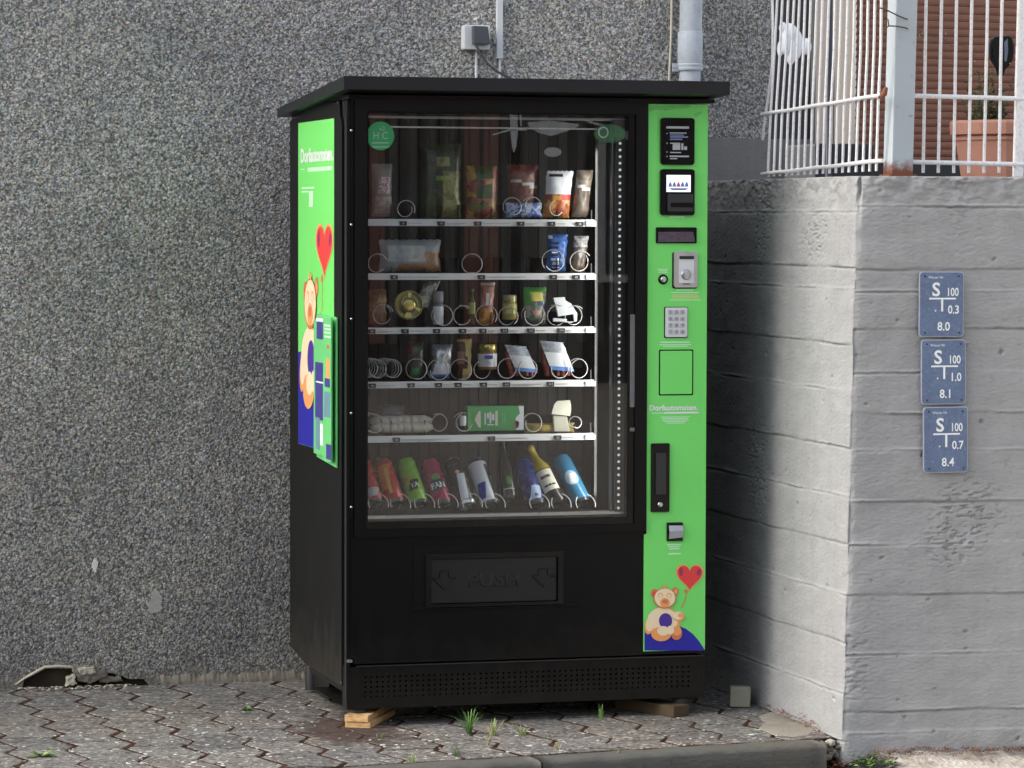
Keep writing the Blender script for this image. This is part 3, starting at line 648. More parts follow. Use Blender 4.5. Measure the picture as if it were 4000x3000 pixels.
# ------------------------------------------------------------------ VENDING MACHINE
W_, D_ = 1.1347, .835
VM = thing('vending_machine', 'tall black vending machine with glass front and bright green control strip', 'vending machine', (W_/2, D_/2, 0))
ZTOP, ZB = 1.887, .055
xg0, xg1 = P(1429, 1200)[0], P(2478, 1200)[0]; zg1, zg0 = P(1950, 440)[1], P(1950, 2056)[1]
xs_ = P(2524, 1200)[0]; zseam = P(1900, 2578)[1]
# body shell (hollow behind the glass)
zbd = PS(1134, 2522)[1]+.004; m = MB(); yb = .045
m.box(.004, .045, yb, D_, zbd, 1.885); m.box(W_-.19, W_-.002, yb, D_, zbd, 1.885); m.box(.006, W_-.004, yb, .56, .098, zbd-.001)
m.box(.045, W_-.19, yb, D_, zg1+.03, 1.885); m.box(.045, W_-.19, yb, D_, zbd, zg0-.03); m.box(.045, W_-.19, .72, D_, zg0-.03, zg1+.03)
m.build('body', BLACKG, VM)
m = MB(); X0, X1, Y0, Y1, Z0, Z1 = .046, W_-.191, .046, .70, zg0-.028, zg1+.028
m.add([(X0, Y0, Z0), (X1, Y0, Z0), (X1, Y1, Z0), (X0, Y1, Z0), (X0, Y0, Z1), (X1, Y0, Z1), (X1, Y1, Z1), (X0, Y1, Z1)], [(0, 1, 2, 3), (4, 7, 6, 5), (0, 3, 7, 4), (1, 5, 6, 2), (3, 2, 6, 7)])
for i in range(26):                                     # pressed ribs of the back panel
    x = X0+.02+i*(X1-X0-.04)/26; m.box(x, x+.012, Y1-.008, Y1-.001, Z0+.01, Z1-.01)
m.build('inner_liner', INNER, VM)
# roof cover, sloping to the back
m = MB(); rx0, rx1 = -.036, 1.166
prof = [(-.12, 1.911), (-.12, 1.951), (.868, 1.886), (.868, 1.858)]
pts = [(rx0, y, z) for y, z in prof] + [(rx1, y, z) for y, z in prof]
m.add(pts, [(0, 1, 2, 3), (7, 6, 5, 4), (0, 4, 5, 1), (1, 5, 6, 2), (2, 6, 7, 3), (3, 7, 4, 0)]); m.build('roof', ROOFM, VM, bevel=.0015)
m = MB(); m.box(.0, 1.15, -.022, .8, 1.8875, 1.9); pts = [(.0, -.022, 1.9005), (1.15, -.022, 1.9005), (1.15, -.022, 1.9095), (.0, -.022, 1.9095), (.0, .7, 1.8565), (1.15, .7, 1.8565)]
m.build('roof_frame', BLACKG, VM)
# side cladding with the cut-off rear corner
p1, p2, p3 = PS(1335, 2680), PS(1193, 2592), PS(1134, 2522); ptop = PS(1310, 378)
m = MB(); sf = SIDE(0)
tabs = [(-D_, 1.846), (-.10, 1.885), (-.094, 1.84), (-.075, 1.825), (-p1[0], 1.80)]
m.prism([(-p1[0], p1[1]), *reversed(tabs), (-D_, p3[1]), (-p2[0], p2[1])], -.003, .001, sf)
m.build('side_panel', BLACKS, VM)
m = MB(); m.box(.0015, .012, .003, .0445, ZB, 1.884); m.build('corner_post', BLACK, VM)
m = MB(); m.prism([(-.022, ZB+.02), (-.008, ZB+.02), (-.008, 1.83), (-.022, 1.83)], -.002, .0, sf); m.build('hinge_tube', DARKP, VM)
for px, py in ((1322, 401), (1334, 2668)):
    m = MB(); y_, z_ = PS(px, py); m.prism(ell(-y_, z_, .004, .005, 10), .0, .003, sf); m.build('screw', STEEL, VM)

def front_box(name, rect, d0, d1, mat, parent=VM, r=0, bevel=0):
    m = MB(); x0, x1, z0, z1 = rect
    m.prism(rr(x0, x1, z0, z1, r) if r else [(x0, z0), (x1, z0), (x1, z1), (x0, z1)], d0, d1); return m.build(name, mat, parent, bevel=bevel)
def ring(name, o, i, d0, d1, mat, parent=VM):
    m = MB(); a, b, c, d = o; e, f, g, h = i
    for r_ in ((a, b, c, g), (a, b, h, d), (a, e, g, h), (f, b, g, h)):
        m.prism([(r_[0], r_[2]), (r_[1], r_[2]), (r_[1], r_[3]), (r_[0], r_[3])], d0, d1)
    return m.build(name, mat, parent)
# hinge strip with screws
x1380 = P(1382, 1200)[0]
front_box('hinge_strip', (.0125, x1380, P(1365, 2572)[1], 1.884), -.044, .001, BLACK)
for py in (510, 878, 1246, 1614, 1981):
    m = MB(); x, z = P(1372, py); m.lathe([(.0042, 0), (.0042, .002), (.0026, .0038), (.0005, .0042)], (x, -.001, z), (0, -1, 0), 12); m.build('screw', STEEL, VM)
# lower door panel with hopper opening
zl1 = P(1900, 2090)[1]; fl = pxrect(1668, 2166, 2192, 2364); xr_ = P(2512, 2300)[0]
ring('lower_door_panel', (x1380, xr_, zseam, zl1), fl, -.044, .0, BLACK)
sur = pxrect(1612, 2125, 2258, 2370)
ring('hopper_surround', sur, fl, .0005, .0022, BLACK)
ring('hopper_rim', (fl[0]-.006, fl[1]+.006, fl[2]-.004, fl[3]+.006), (fl[0]+.012, fl[1]-.012, fl[2]+.008, fl[3]-.010), .0025, .007, BLACKG)
FLAPM = pm('flap_plastic', (.005, .0058, .007), .35, 0, .1, 9, .05, 200, .5)
FLAP = front_box('hopper_flap', (fl[0]+.013, fl[1]-.013, fl[2]+.009, fl[3]-.011), -.010, -.002, FLAPM, bevel=.0015)
fz = (fl[2]+fl[3])/2; fx = (fl[0]+fl[1])/2
text('PUSH', fx, fz-.020, .040, FLAPM, FLAP, None, -.0015, 'CENTER', depth=.0015, sx=1.25, bev=.0012)
for s in (-1, 1):
    cx = fx + s*.156; m = MB()
    pts = [(cx-.014, fz+.030), (cx+.014, fz+.030), (cx+.014, fz+.010), (cx+.036, fz+.010), (cx, fz-.026), (cx-.036, fz+.010), (cx-.014, fz+.010)]
    [m.tube([(pts[q][0], -.0015, pts[q][1]), (pts[(q+1) % 7][0], -.0015, pts[(q+1) % 7][1])], .002, 6, smooth=False) for q in range(7)]; m.build('arrow', FLAPM, FLAP)
front_box('hopper_ledge', (P(1608, 2370)[0], P(2262, 2370)[0], P(1900, 2376)[1], P(1900, 2366)[1]), .0, .007, BLACK, bevel=.001)
# perforated plinth
zp1 = P(1900, 2590)[1]; m = MB(); gx0, gx1 = P(1416, 2660)[0], P(2700, 2660)[0]; gz1, gz0 = P(2000, 2618)[1], P(2000, 2712)[1]
m.add([(.003, 0, ZB), (gx0, 0, ZB), (gx0, 0, zp1), (.003, 0, zp1)], [(0, 1, 2, 3)]); m.add([(gx1, 0, ZB), (W_-.001, 0, ZB), (W_-.001, 0, zp1), (gx1, 0, zp1)], [(0, 1, 2, 3)])
m.add([(gx0, 0, ZB), (gx1, 0, ZB), (gx1, 0, gz0), (gx0, 0, gz0)], [(0, 1, 2, 3)]); m.add([(gx0, 0, gz1), (gx1, 0, gz1), (gx1, 0, zp1), (gx0, 0, zp1)], [(0, 1, 2, 3)])
nc, nr_ = 58, 5; cw, ch = (gx1-gx0)/nc, (gz1-gz0)/nr_
for i in range(nc):
    for j in range(nr_):
        ax, az = gx0+i*cw, gz0+j*ch; c8 = [(ax+cw/2+.0034*cos(rad(22.5+45*k)), az+ch/2+.0034*sin(rad(22.5+45*k))) for k in range(8)]
        out = [(ax+cw, az+ch*.62), (ax+cw*.62, az+ch), (ax+cw*.38, az+ch), (ax, az+ch*.62), (ax, az+ch*.38), (ax+cw*.38, az), (ax+cw*.62, az), (ax+cw, az+ch*.38)]
        b = len(m.v); m.v += [(x, 0, z) for x, z in out] + [(x, 0, z) for x, z in c8] + [(x, .004, z) for x, z in c8] + [(ax+cw, 0, az+ch), (ax, 0, az+ch), (ax, 0, az), (ax+cw, 0, az)]
        for k in range(8):
            m.face((b+k, b+(k+1) % 8, b+8+(k+1) % 8, b+8+k)); m.face((b+8+k, b+8+(k+1) % 8, b+16+(k+1) % 8, b+16+k))
        m.face((b+24, b+1, b+0)); m.face((b+25, b+3, b+2)); m.face((b+26, b+5, b+4)); m.face((b+27, b+7, b+6))
m.add([(.003, 0, zp1), (W_-.001, 0, zp1), (W_-.001, .03, zp1), (.003, .03, zp1)], [(0, 1, 2, 3)])
m.add([(.003, 0, ZB), (W_-.001, 0, ZB), (W_-.001, .5, ZB), (.003, .5, ZB)], [(3, 2, 1, 0)])
m.add([(.003, 0, ZB), (.003, .07, ZB), (.003, .07, zp1), (.003, 0, zp1)], [(3, 2, 1, 0)]); m.add([(W_-.001, 0, ZB), (W_-.001, .4, ZB), (W_-.001, .4, zp1), (W_-.001, 0, zp1)], [(0, 1, 2, 3)])
m.build('plinth_grille', BLACK, VM)
front_box('plinth_edge', (.03, W_-.003, zp1+.0005, zp1+.0035), -.02, .0035, DARKP)
front_box('latch_pin', (P(1353, 2584)[0]+.002, P(1376, 2584)[0], P(1360, 2588)[1], P(1360, 2577)[1]), -.01, .002, STEEL)
# glass door
bz = (x1380+.001, xs_-.002, zl1+.001, P(1950, 393)[1])
DOOR = ring('door_frame', bz, (xg0, xg1, zg0, zg1), -.044, .011, BLACK)
ring('glass_seal', (xg0, xg1, zg0, zg1), (xg0+.006, P(2452, 1200)[0], zg0+.022, zg1-.006), -.03, .004, BLACKG, DOOR)
m = MB(); m.box(xg0+.003, xg1-.003, -.002, .002, zg0+.01, zg1-.003); m.build('glass_pane', GLASS, DOOR)
# light trims seen behind the pane
yr = .03
def rbox(name, px0, py0, px1, py1, y, th, mat, parent=VM):
    x0, x1, z0, z1 = pxrect(px0, py0, px1, py1, y); m = MB(); m.box(x0, x1, y, y+th, z0, z1); return m.build(name, mat, parent)
rbox('sill_trim', 1432, 2006, 2440, 2018, .03, .03, ALU)
rbox('top_trim', 1432, 457, 2442, 466, .03, .02, PRGREY); rbox('top_trim', 1520, 497, 2360, 503, .10, .01, ALU)
rbox('inner_jamb', 2388, 470, 2393, 2000, .03, .02, pm('jamb_grey', (.12, .125, .12), .4)); 
rbox('led_holder', 2404, 490, 2452, 2000, .03, .012, INNER)
rbox('hinge_bracket', 2395, 468, 2441, 535, .024, .005, DARKP)
m = MB()
for i in range(56):
    x, z = P(2422-i*.12, 560+i*25.9, .028); m.prism(ell(x, z, .0042, .0042, 8), .0, .002, FR(.028))
m.build('led_strip', LEDM, VM)
ll = bpy.data.lights.new('led_glow', 'AREA'); ll.shape = 'RECTANGLE'; ll.size = 1.08; ll.size_y = .012; ll.energy = 1.3; ll.color = (1, .98, .94)
lo = bpy.data.objects.new('led_glow', ll); COL.objects.link(lo); lo.location = (P(2400, 1250, .06)[0]-.004, .062, P(2400, 1270, .06)[1])
lz = Vector((.88, -.45, 0)).normalized(); lx = Vector((0, 0, 1)); ly = lz.cross(lx); lo.rotation_euler = Matrix((lx, ly, lz)).transposed().to_euler()
LATCHM = pm('latch_grey', (.14, .14, .14), .45, 0, .3, 40)
for r_ in ((2459, 1228, 2476, 1590), (2459, 1670, 2476, 1684)):
    x0, x1, z0, z1 = pxrect(*r_); m = MB(); m.prism([(x0, z0), (x1, z0), (x1, z1), (x0, z1)], .0045, .009); m.build('door_latch', LATCHM, DOOR)
# stickers and painted reflection shapes on the pane
def pane_shape(poly_px, mat, name='pane_shape', d=.0035, parent=DOOR):
    m = MB(); m.flat([P(x, y) for x, y in poly_px], d); return m.build(name, mat, parent)
STG = sheer('sticker_green', (.02, .28, .09), .88); STG2 = sheer('sticker_green_thin', (.04, .2, .07), .5); STW = sheer('sticker_white', (.55, .6, .56), .5)
GHOST = sheer('painted_reflection', (.36, .37, .36), .42)
pane_shape([(x+1485, y+531) for x, y in ell(0, 0, 54, 56)], STG, 'round_sticker')
text('H C', P(1485, 545)[0], P(1485, 543)[1], .022, STW, DOOR, None, .004, 'CENTER', sx=.9)
text('x2', P(1492, 512)[0], P(1485, 510)[1], .013, STW, DOOR, None, .004, 'CENTER')
for y_ in (556, 572): pane_shape([(1452, y_), (1518, y_), (1518, y_+4), (1452, y_+4)], STW, 'small_print', .004)
pane_shape(rrp := [(x+2380, y+522) for x, y in ell(0, 0, 62, 36)], STG2, 'round_sticker')
m = MB(); o_r = ell(2355, 517, 21, 23); i_r = ell(2355, 517, 15, 17)
for i in range(28): m.flat([P(*o_r[i]), P(*o_r[(i+1) % 28]), P(*i_r[(i+1) % 28]), P(*i_r[i])], .0042)
m.build('ring_print', STW, DOOR)
for pl in ([(1990, 440), (2020, 440), (2022, 520), (2016, 570), (2006, 597), (1999, 575), (1993, 520)], [(2058, 478), (2150, 472), (2255, 484), (2262, 492), (2215, 512), (2150, 532), (2105, 520), (2070, 500)], ell(2158, 594, 34, 19)[:], [(1922, 524), (1990, 503), (2060, 502), (2055, 510), (1990, 512), (1925, 529)], [(2285, 470), (2310, 474), (2357, 487), (2352, 493), (2300, 481)], [(2026, 441), (2036, 441), (2038, 492), (2032, 492)]):
    pane_shape(pl, GHOST, 'reflection_shape', .0032)  # reflections in the glass, painted as pale see-through shapes

# shelves with price rails
SHY = .12
rows = [(858, 855, 885, 882), (1068, 1067, 1093, 1092), (1279, 1277, 1303, 1301), (1490, 1485.5, 1515, 1510), (1704, 1692, 1729, 1717)]
tagx = [(1572, 1720, 1863, 2031, 2151, 2261), (1537, 1878, 2159, 2248), (1450, 1580, 1703, 1805, 1884, 1969, 2072, 2190), (1452, 1604, 1711, 1788, 1887, 1977, 2149), (1547, 1919, 2178)]
SZ = []
for k_, (l1, r1, l2, r2) in enumerate(rows):
    x0 = xg0-.01; x1 = P(2322, 1200, SHY)[0]; zt = (P(1430, l1, SHY)[1]+P(2322, r1, SHY)[1])/2; zb = (P(1430, l2, SHY)[1]+P(2322, r2, SHY)[1])/2; SZ.append(zt-.006)
    m = MB(); m.box(x0, x1, SHY+.006, .62, zt-.010, zt-.006); m.box(x1-.003, x1, SHY+.03, .62, zt-.006, zt+.03)
    for q in range(7):
        xx = x0+.02+q*.105; m.box(xx, xx+.0015, SHY+.03, .6, zt-.006, zt+.045)
    S_ = m.build('shelf', TRAYM, VM)
    m = MB(); m.add([(x0, SHY-.009, zb), (x1, SHY-.009, zb), (x1, SHY+.005, zt), (x0, SHY+.005, zt), (x0, SHY+.006, zb), (x1, SHY+.006, zb), (x1, SHY+.008, zt), (x0, SHY+.008, zt)], [(0, 1, 2, 3), (3, 2, 6, 7), (1, 5, 6, 2), (0, 3, 7, 4), (0, 4, 5, 1)])
    m.build('price_rail', RAILW, S_)
    m = MB(); xe = P(2285, 1200, SHY)[0]; m.box(xe, x1+.0015, SHY-.0105, SHY+.002, zb+.001, zt-.004); m.build('rail_end_cap', PRGREY, S_)
    for q, tx in enumerate(tagx[k_]):
        a = P(tx-13, 1000, SHY)[0]; b = P(tx+14, 1000, SHY)[0]; zc = zb+.0015; h = .0128
        m = MB(); m.box(a, b, SHY-.0105, SHY-.0005, zc, zc+h); m.build('price_tag', TAGB, S_)
        text(f'{k_+1}{q*2 if k_ else q+1}' if k_ < 4 else f'{50+q}', (a+b)/2, zc+.0035, .0065, WHP, S_, lambda u, v, d: (u, SHY-.0107-d, v), 0, 'CENTER')
        nxt = P((tagx[k_][q+1] if q+1 < len(tagx[k_]) else 2275)-22, 1000, SHY)[0]; m = MB(); ln = (nxt-b-.006)*random.uniform(.45, .95)
        m.box(b+.005, b+.005+ln, SHY-.0062, SHY-.0012, zc+.0062, zc+.0074)
        if random.random() < .6: m.box(b+.005, b+.005+ln*.7, SHY-.0088, SHY-.0012, zc+.0028, zc+.0036)
        m.build('small_print', PRGREY, S_)
ZCAN = P(1900, 1992, .10)[1]
m = MB(); m.box(xg0-.01, P(2322, 1200, SHY)[0], .10, .62, ZCAN-.02, ZCAN-.014); m.build('shelf', TRAYM, VM)
rbox('side_rail', 2324, 470, 2334, 1990, .16, .03, BLACKG)
# wire spirals: (px, py, radius px, turns, starting depth)
def spiral(px, py, r, turns=4, y0=.15, pitch=.035, lean=0, ph=0):
    m = MB(); x, z = P(px, py, y0); R_ = r/13400*10.6; n = int(turns*16)
    m.tube([(x + R_*cos(ph+2*pi*i/16), y0 + pitch*i/16, z + R_*sin(ph+2*pi*i/16)+lean*pitch*i/16) for i in range(n+1)], .0017, 5); m.build('spiral', WIRE, VM)
for a in [(1590, 815, 32), (2006, 806, 34), (2088, 804, 36), (2178, 812, 30), (1850, 1030, 38), (1478, 1028, 36), (2168, 1018, 42), (2270, 1020, 40), (1500, 1228, 38), (1735, 1232, 40), (1812, 1232, 38), (1904, 1232, 40), (1990, 1235, 36), (2090, 1230, 42), (2180, 1232, 40), (2248, 1232, 38),
          (1446, 1440, 34), (1478, 1441, 36), (1540, 1441, 35), (1632, 1442, 39), (1718, 1446, 39), (1806, 1444, 40), (1890, 1444, 36), (1988, 1440, 40), (2066, 1440, 40), (2190, 1440, 38), (2268, 1440, 38), (1466, 1655, 36), (1722, 1652, 34), (1818, 1650, 36), (2088, 1652, 36), (2254, 1650, 22)]:
    spiral(*a, turns=(4 if a[1] > 1438 and a[0] < 1550 else 1.15), y0=.128 if a[1] > 1300 else .135, ph=random.uniform(0, 6))

# ---- control strip
zc1 = P(2640, 407)[1]; zc0 = P(2640, 2540)[1]; xc0, xc1 = P(2528, 1200)[0], W_-.0005; xc0b = P(2514, 2300)[0]; zs = P(2520, 2086)[1]
m = MB(); m.prism([(xc0b, zc0), (xc1, zc0), (xc1, zc1), (xc0, zc1), (xc0, zs), (xc0b, zs)], -.044, .004); CP = m.build('control_panel', GREEN, VM)
m = MB(); m.box(xs_-.001, xc0-.0005, -.004, .04, zs, 1.884); m.build('centre_strip', BLACK, VM)
m = MB(); m.box(xc0b, W_-.0005, -.003, .03, P(2640, 2552)[1], zc0-.0005); m.build('panel_foot', BLACK, VM)
DP = .0045
def dec(name, poly, mat, d=DP, parent=CP, frame=None):
    m = MB(); m.flat(poly, d, frame); return m.build(name, mat, parent)
def R4(r): return [(r[0], r[2]), (r[1], r[2]), (r[1], r[3]), (r[0], r[3])]
dec('dark_smudge', [P(x, y) for x, y in ((2708, 449), (2718, 441), (2730, 436), (2742, 437), (2736, 446), (2722, 455), (2712, 456))], GREEND)
dec('dark_top_patch', [P(x, y) for x, y in ((2532, 410), (2700, 409), (2690, 420), (2640, 424), (2600, 432), (2560, 428), (2534, 436))], GREEND, .0042)  # darker green patch along the top edge of the strip
# instruction display
r_ = pxrect(2577, 461, 2708, 644); CR = front_box('instruction_display', r_, .004, .013, BLACKG, VM, .009)
sr = pxrect(2590, 478, 2700, 630)
front_box('screen', sr, .013, .0136, BLACKG, CR)
m = MB()
for (a, b, c, d, k) in ((2597, 494, 2686, 503, 0), (2610, 518, 2676, 522, 0), (2612, 526, 2665, 530, 1), (2612, 533, 2682, 538, 1), (2612, 542, 2660, 547, 1), (2612, 558, 2652, 562, 0), (2622, 563, 2652, 586, 0), (2656, 560, 2664, 586, 0), (2667, 572, 2678, 586, 0), (2612, 594, 2655, 598, 0), (2610, 608, 2686, 614, 0), (2612, 618, 2640, 622, 0), (2598, 520, 2602, 524, 0), (2598, 558, 2602, 562, 0), (2598, 592, 2602, 596, 0), (2598, 609, 2602, 613, 0)):
    m.flat(R4(pxrect(a, b, c, d)), .0142, None, k)
m.build('instructions_print', [PRGREY, pm('blue_grey_print', (.2, .25, .45), .5, 0, .05)], CR)
# card reader with lit screen
r_ = pxrect(2575, 661, 2708, 841); CR = front_box('card_reader', r_, .004, .014, BLACKG, VM, .009)
front_box('screen', pxrect(2598, 684, 2692, 750), .014, .0146, SCREENM, CR)
m = MB(); q = random.Random(3)
for i in range(5):
    cx, cz = P(2612+i*16, 722); s = .0065
    m.flat([(cx-s, cz-.006), (cx+s, cz-.006), (cx+s*.7, cz+.002), (cx+s*.2, cz+.009+q.random()*.004), (cx-s*.6, cz+.003)], .0149, None, (0, 0, 1, 0, 0)[i])
m.flat([P(2606, 735), P(2684, 735), P(2672, 743), P(2620, 743)], .0149, None, 0)
m.build('crest_print', [pm('crest_blue', (.18, .22, .42), .5, 0, .05), pm('crest_red', (.55, .12, .16), .5, 0, .05)], CR)
front_box('card_slot_housing', pxrect(2600, 758, 2700, 826), .014, .021, DARKP, CR, .004)
front_box('card_slot', pxrect(2612, 792, 2698, 810), .0212, .0218, BLACKG, CR, .003)
dec('small_print', R4(pxrect(2612, 845, 2672, 850)), PALEG)
# credit display
r_ = pxrect(2560, 888, 2718, 950); CR = front_box('price_display', r_, .004, .009, BLACKG, VM, .003); dec('lcd', [P(x, y) for x, y in ((2567, 906), (2704, 905), (2711, 944), (2567, 946))], LCD, .0096, CR)
# coin slot plate
r_ = pxrect(2628, 982, 2722, 1123); CR = front_box('coin_slot', r_, .004, .010, ALU, VM, .008, .0015)
front_box('coin_backing', pxrect(2624, 985, 2720, 1127), .004, .0062, BLACKG, CR, .006)
front_box('coin_chute', pxrect(2648, 1000, 2706, 1105), .0101, .0115, WHITE, CR)
front_box('slot', pxrect(2649, 1000, 2706, 1012), .0116, .0135, TAGB, CR)
m = MB(); x, z = P(2675, 1072); m.lathe([(.016, 0), (.016, .003), (.013, .0045), (.002, .005)], (x, -.0117, z), (0, -1, 0), 20); m.build('return_knob', ALU, CR)
m = MB(); m.flat(R4(pxrect(2664, 1107, 2692, 1111)), .0104); m.build('slot_edge', TAGB, CR)
# cylinder lock
m = MB(); x, z = P(2588, 1091); m.lathe([(.0155, 0), (.0155, .003), (.012, .005)], (x, -.004, z), (0, -1, 0), 20); CR = m.build('cylinder_lock', BLACKG, VM)
m = MB(); m.lathe([(.0095, 0), (.0095, .006), (.007, .008), (.001, .0082)], (x, -.0055, z), (0, -1, 0), 16); m.build('lock_core', STEEL, CR)
def lines(cx, y0, specs, mat=PALEG, h=4, gap=7):
    y = y0
    for wd in specs: dec('small_print', R4(pxrect(cx-wd/2, y, cx+wd/2, y+h)), mat); y += gap
lines(2588, 1050, (44, 34, 38), PALEG, 3, 6); lines(2672, 1131, (66,), PALEG, 4); lines(2675, 1141, (112,), PALEG, 3); lines(2676, 1150, (100, 106, 104), YELP, 4, 6); lines(2675, 1170, (122,), PALEG, 3)
# keypad
r_ = pxrect(2596, 1201, 2681, 1316); CR = front_box('keypad', r_, .004, .009, WHITE, VM, .004)
front_box('keypad_seal', (r_[0]-.003, r_[1]+.002, r_[2]-.003, r_[3]+.002), .004, .006, BLACKG, CR, .004)
for j in range(4):
    for i in range(3):
        cx, cy = 2615+i*23.5, 1219+j*25.5; q = pxrect(cx-8, cy-8.5, cx+8, cy+8.5)
        front_box('key', q, .009, .0115, PRGREY, CR, .002); text(('123', '456', '789', '*0#')[j][i], (q[0]+q[1])/2, q[2]+.003, .0075, DARKP, CR, None, .0119, 'CENTER')
lines(2636, 1334, (116,), PALEG, 5); lines(2636, 1345, (124, 96), PALEG, 3, 6)
# square green flap with black gap
r_ = pxrect(2572, 1365, 2706, 1544); front_box('flap_gap', r_, .004, .0048, BLACKG, VM, .004); r2 = (r_[0]+.004, r_[1]-.004, r_[2]+.004, r_[3]-.004); front_box('service_flap', r2, .004, .0056, GREEN, VM, .003)
x, z = P(2534, 1603); text('Dorfautomaten.', x, z, .0165, WHP, CP, None, DP, sx=1.06, bold=.0007)
dec('small_print', R4(pxrect(2543, 1612, 2590, 1615)), PALEG); lines(2660, 1609, (138,), WHP, 6); lines(2636, 1627, (112, 100, 104, 88, 70), PALEG, 3, 6)
# lock handle
r_ = pxrect(2540, 1731, 2612, 1999); CR = front_box('door_handle', r_, .004, .010, BLACKG, VM, .004, .001)
front_box('swing_handle', pxrect(2556, 1768, 2596, 1930), .010, .017, DARKP, CR, .003, .001)
m = MB(); x, z = P(2574, 1970); m.lathe([(.008, 0), (.008, .006), (.005, .007), (.0005, .007)], (x, -.010, z), (0, -1, 0), 14); m.build('handle_lock', STEEL, CR)
# coin return
r_ = pxrect(2602, 2040, 2664, 2113); CR = front_box('coin_return', r_, .004, .008, BLACKG, VM, .002)
m = MB(); a = P(2609, 2052); b = P(2663, 2052); c = P(2664, 2070); d = P(2609, 2076); e_ = P(2663, 2098); f_ = P(2609, 2104)
m.add([(a[0], -.009, a[1]), (b[0], -.009, b[1]), (c[0], -.016, c[1]), (d[0], -.016, d[1])], [(3, 2, 1, 0)], 0); m.add([(d[0], -.016, d[1]), (c[0], -.016, c[1]), (e_[0], -.009, e_[1]), (f_[0], -.009, f_[1])], [(3, 2, 1, 0)], 1); m.build('return_flap', [ALU, PRGREY], CR)
lines(2632, 2125, (56, 46, 40), PALEG, 4, 8); lines(2634, 2160, (48,), PALEG, 5)

# ---- printed pictures: heart balloon and a plain teddy bear on a blue hill
def heart(cx, cz, w_, h_, k=40):
    o = []
    for i in range(k):
        t = 2*pi*i/k; x = 16*sin(t)**3; y = 13*cos(t)-5*cos(2*t)-2*cos(3*t)-cos(4*t); o.append((cx+x/32*w_, cz+(y+2.5)/29*h_))
    return o[::-1]
def picture(T, fr, parent, d0):
    """T maps drawing units (x right, y down, taken from the front strip) to (u, v)"""
    st = [d0]
    def D(name, poly, mat):
        st[0] += .00012; q = [T(*p) for p in poly]
        a = sum(q[i][0]*q[(i+1) % len(q)][1]-q[(i+1) % len(q)][0]*q[i][1] for i in range(len(q)))
        if a < 0: q.reverse()
        return dec(name, q, mat, st[0], parent, fr)
    H = [(x, -z) for x, z in heart(309, -1222, 138, 138)]
    D('balloon_string', [(293, 1290), (296, 1291), (288, 1330), (272, 1372), (266, 1374), (284, 1330)], ORD)
    D('balloon_knot', [(286, 1276), (298, 1280), (296, 1296), (280, 1294)], ORD)
    D('heart_balloon', H, ORANGE); D('heart_balloon', [(309+(x-309)*.9, 1222+(y-1222)*.9) for x, y in H], RED)
    D('balloon_shade', ell(266, 1190, 9, 22, 14), REDD); D('balloon_shade', ell(355, 1192, 10, 18, 14, .3), REDD)
    for cx, cy, rx, ry, m1, m2 in ((134, 1298, 19, 22, ORD, RED), (237, 1287, 15, 20, ORD, ORANGE)):
        D('bear_ear', ell(cx, cy, rx, ry, 18), m1); D('bear_ear', ell(cx+2, cy+2, rx*.6, ry*.6, 14), m2)
    D('bear_body', ell(178, 1440, 84, 72), ORANGE); D('bear_body', ell(172, 1434, 76, 66), CREAM)
    D('bear_arm', ell(107, 1460, 24, 42, 20, .2), ORANGE); D('bear_arm', ell(112, 1448, 22, 40, 20, .2), CREAM)
    D('bear_belly', ell(188, 1434, 33, 38), PURP)
    D('bear_paw', ell(252, 1412, 32, 24, 20), ORANGE); D('bear_paw', ell(248, 1408, 27, 20, 20), CREAM); D('bear_paw', ell(262, 1408, 12, 11, 14), ORANGE)
    D('bear_foot', ell(166, 1500, 50, 36), ORANGE); D('bear_foot', ell(176, 1484, 30, 24), CREAM); D('bear_foot', ell(242, 1496, 28, 34), ORD); D('bear_foot', ell(244, 1484, 22, 24), ORANGE); D('bear_foot', ell(212, 1480, 18, 22), CREAM)
    D('bear_head', ell(183, 1322, 56, 52), ORD); D('bear_head', ell(184, 1320, 51, 47), CREAM)
    for cx in (162, 205): D('bear_eye', ell(cx, 1307, 12, 12, 16), ORANGE); D('bear_eye', ell(cx, 1309, 8, 9, 14), CREAM)
    D('bear_muzzle', ell(184, 1344, 24, 24, 18), ORANGE); D('bear_nose', ell(184, 1338, 15, 11, 14), ORD)
    D('bear_hair', [(168, 1270), (180, 1252), (184, 1268), (198, 1256), (196, 1272)], ORANGE)
# front strip: drawing units are the photo crop (scale 1.276, origin 2450/1300)
TF = lambda x, y: P(2450+x/1.276, 1300+y/1.276)
hill = [TF(x, y) for x, y in ((84, 1583), (383, 1583), (378, 1570), (355, 1535), (325, 1500), (290, 1474), (250, 1458), (200, 1452), (150, 1456), (110, 1463), (84, 1470))]
dec('blue_hill_print', hill, BLUE, DP)
picture(TF, None, CP, .0048)
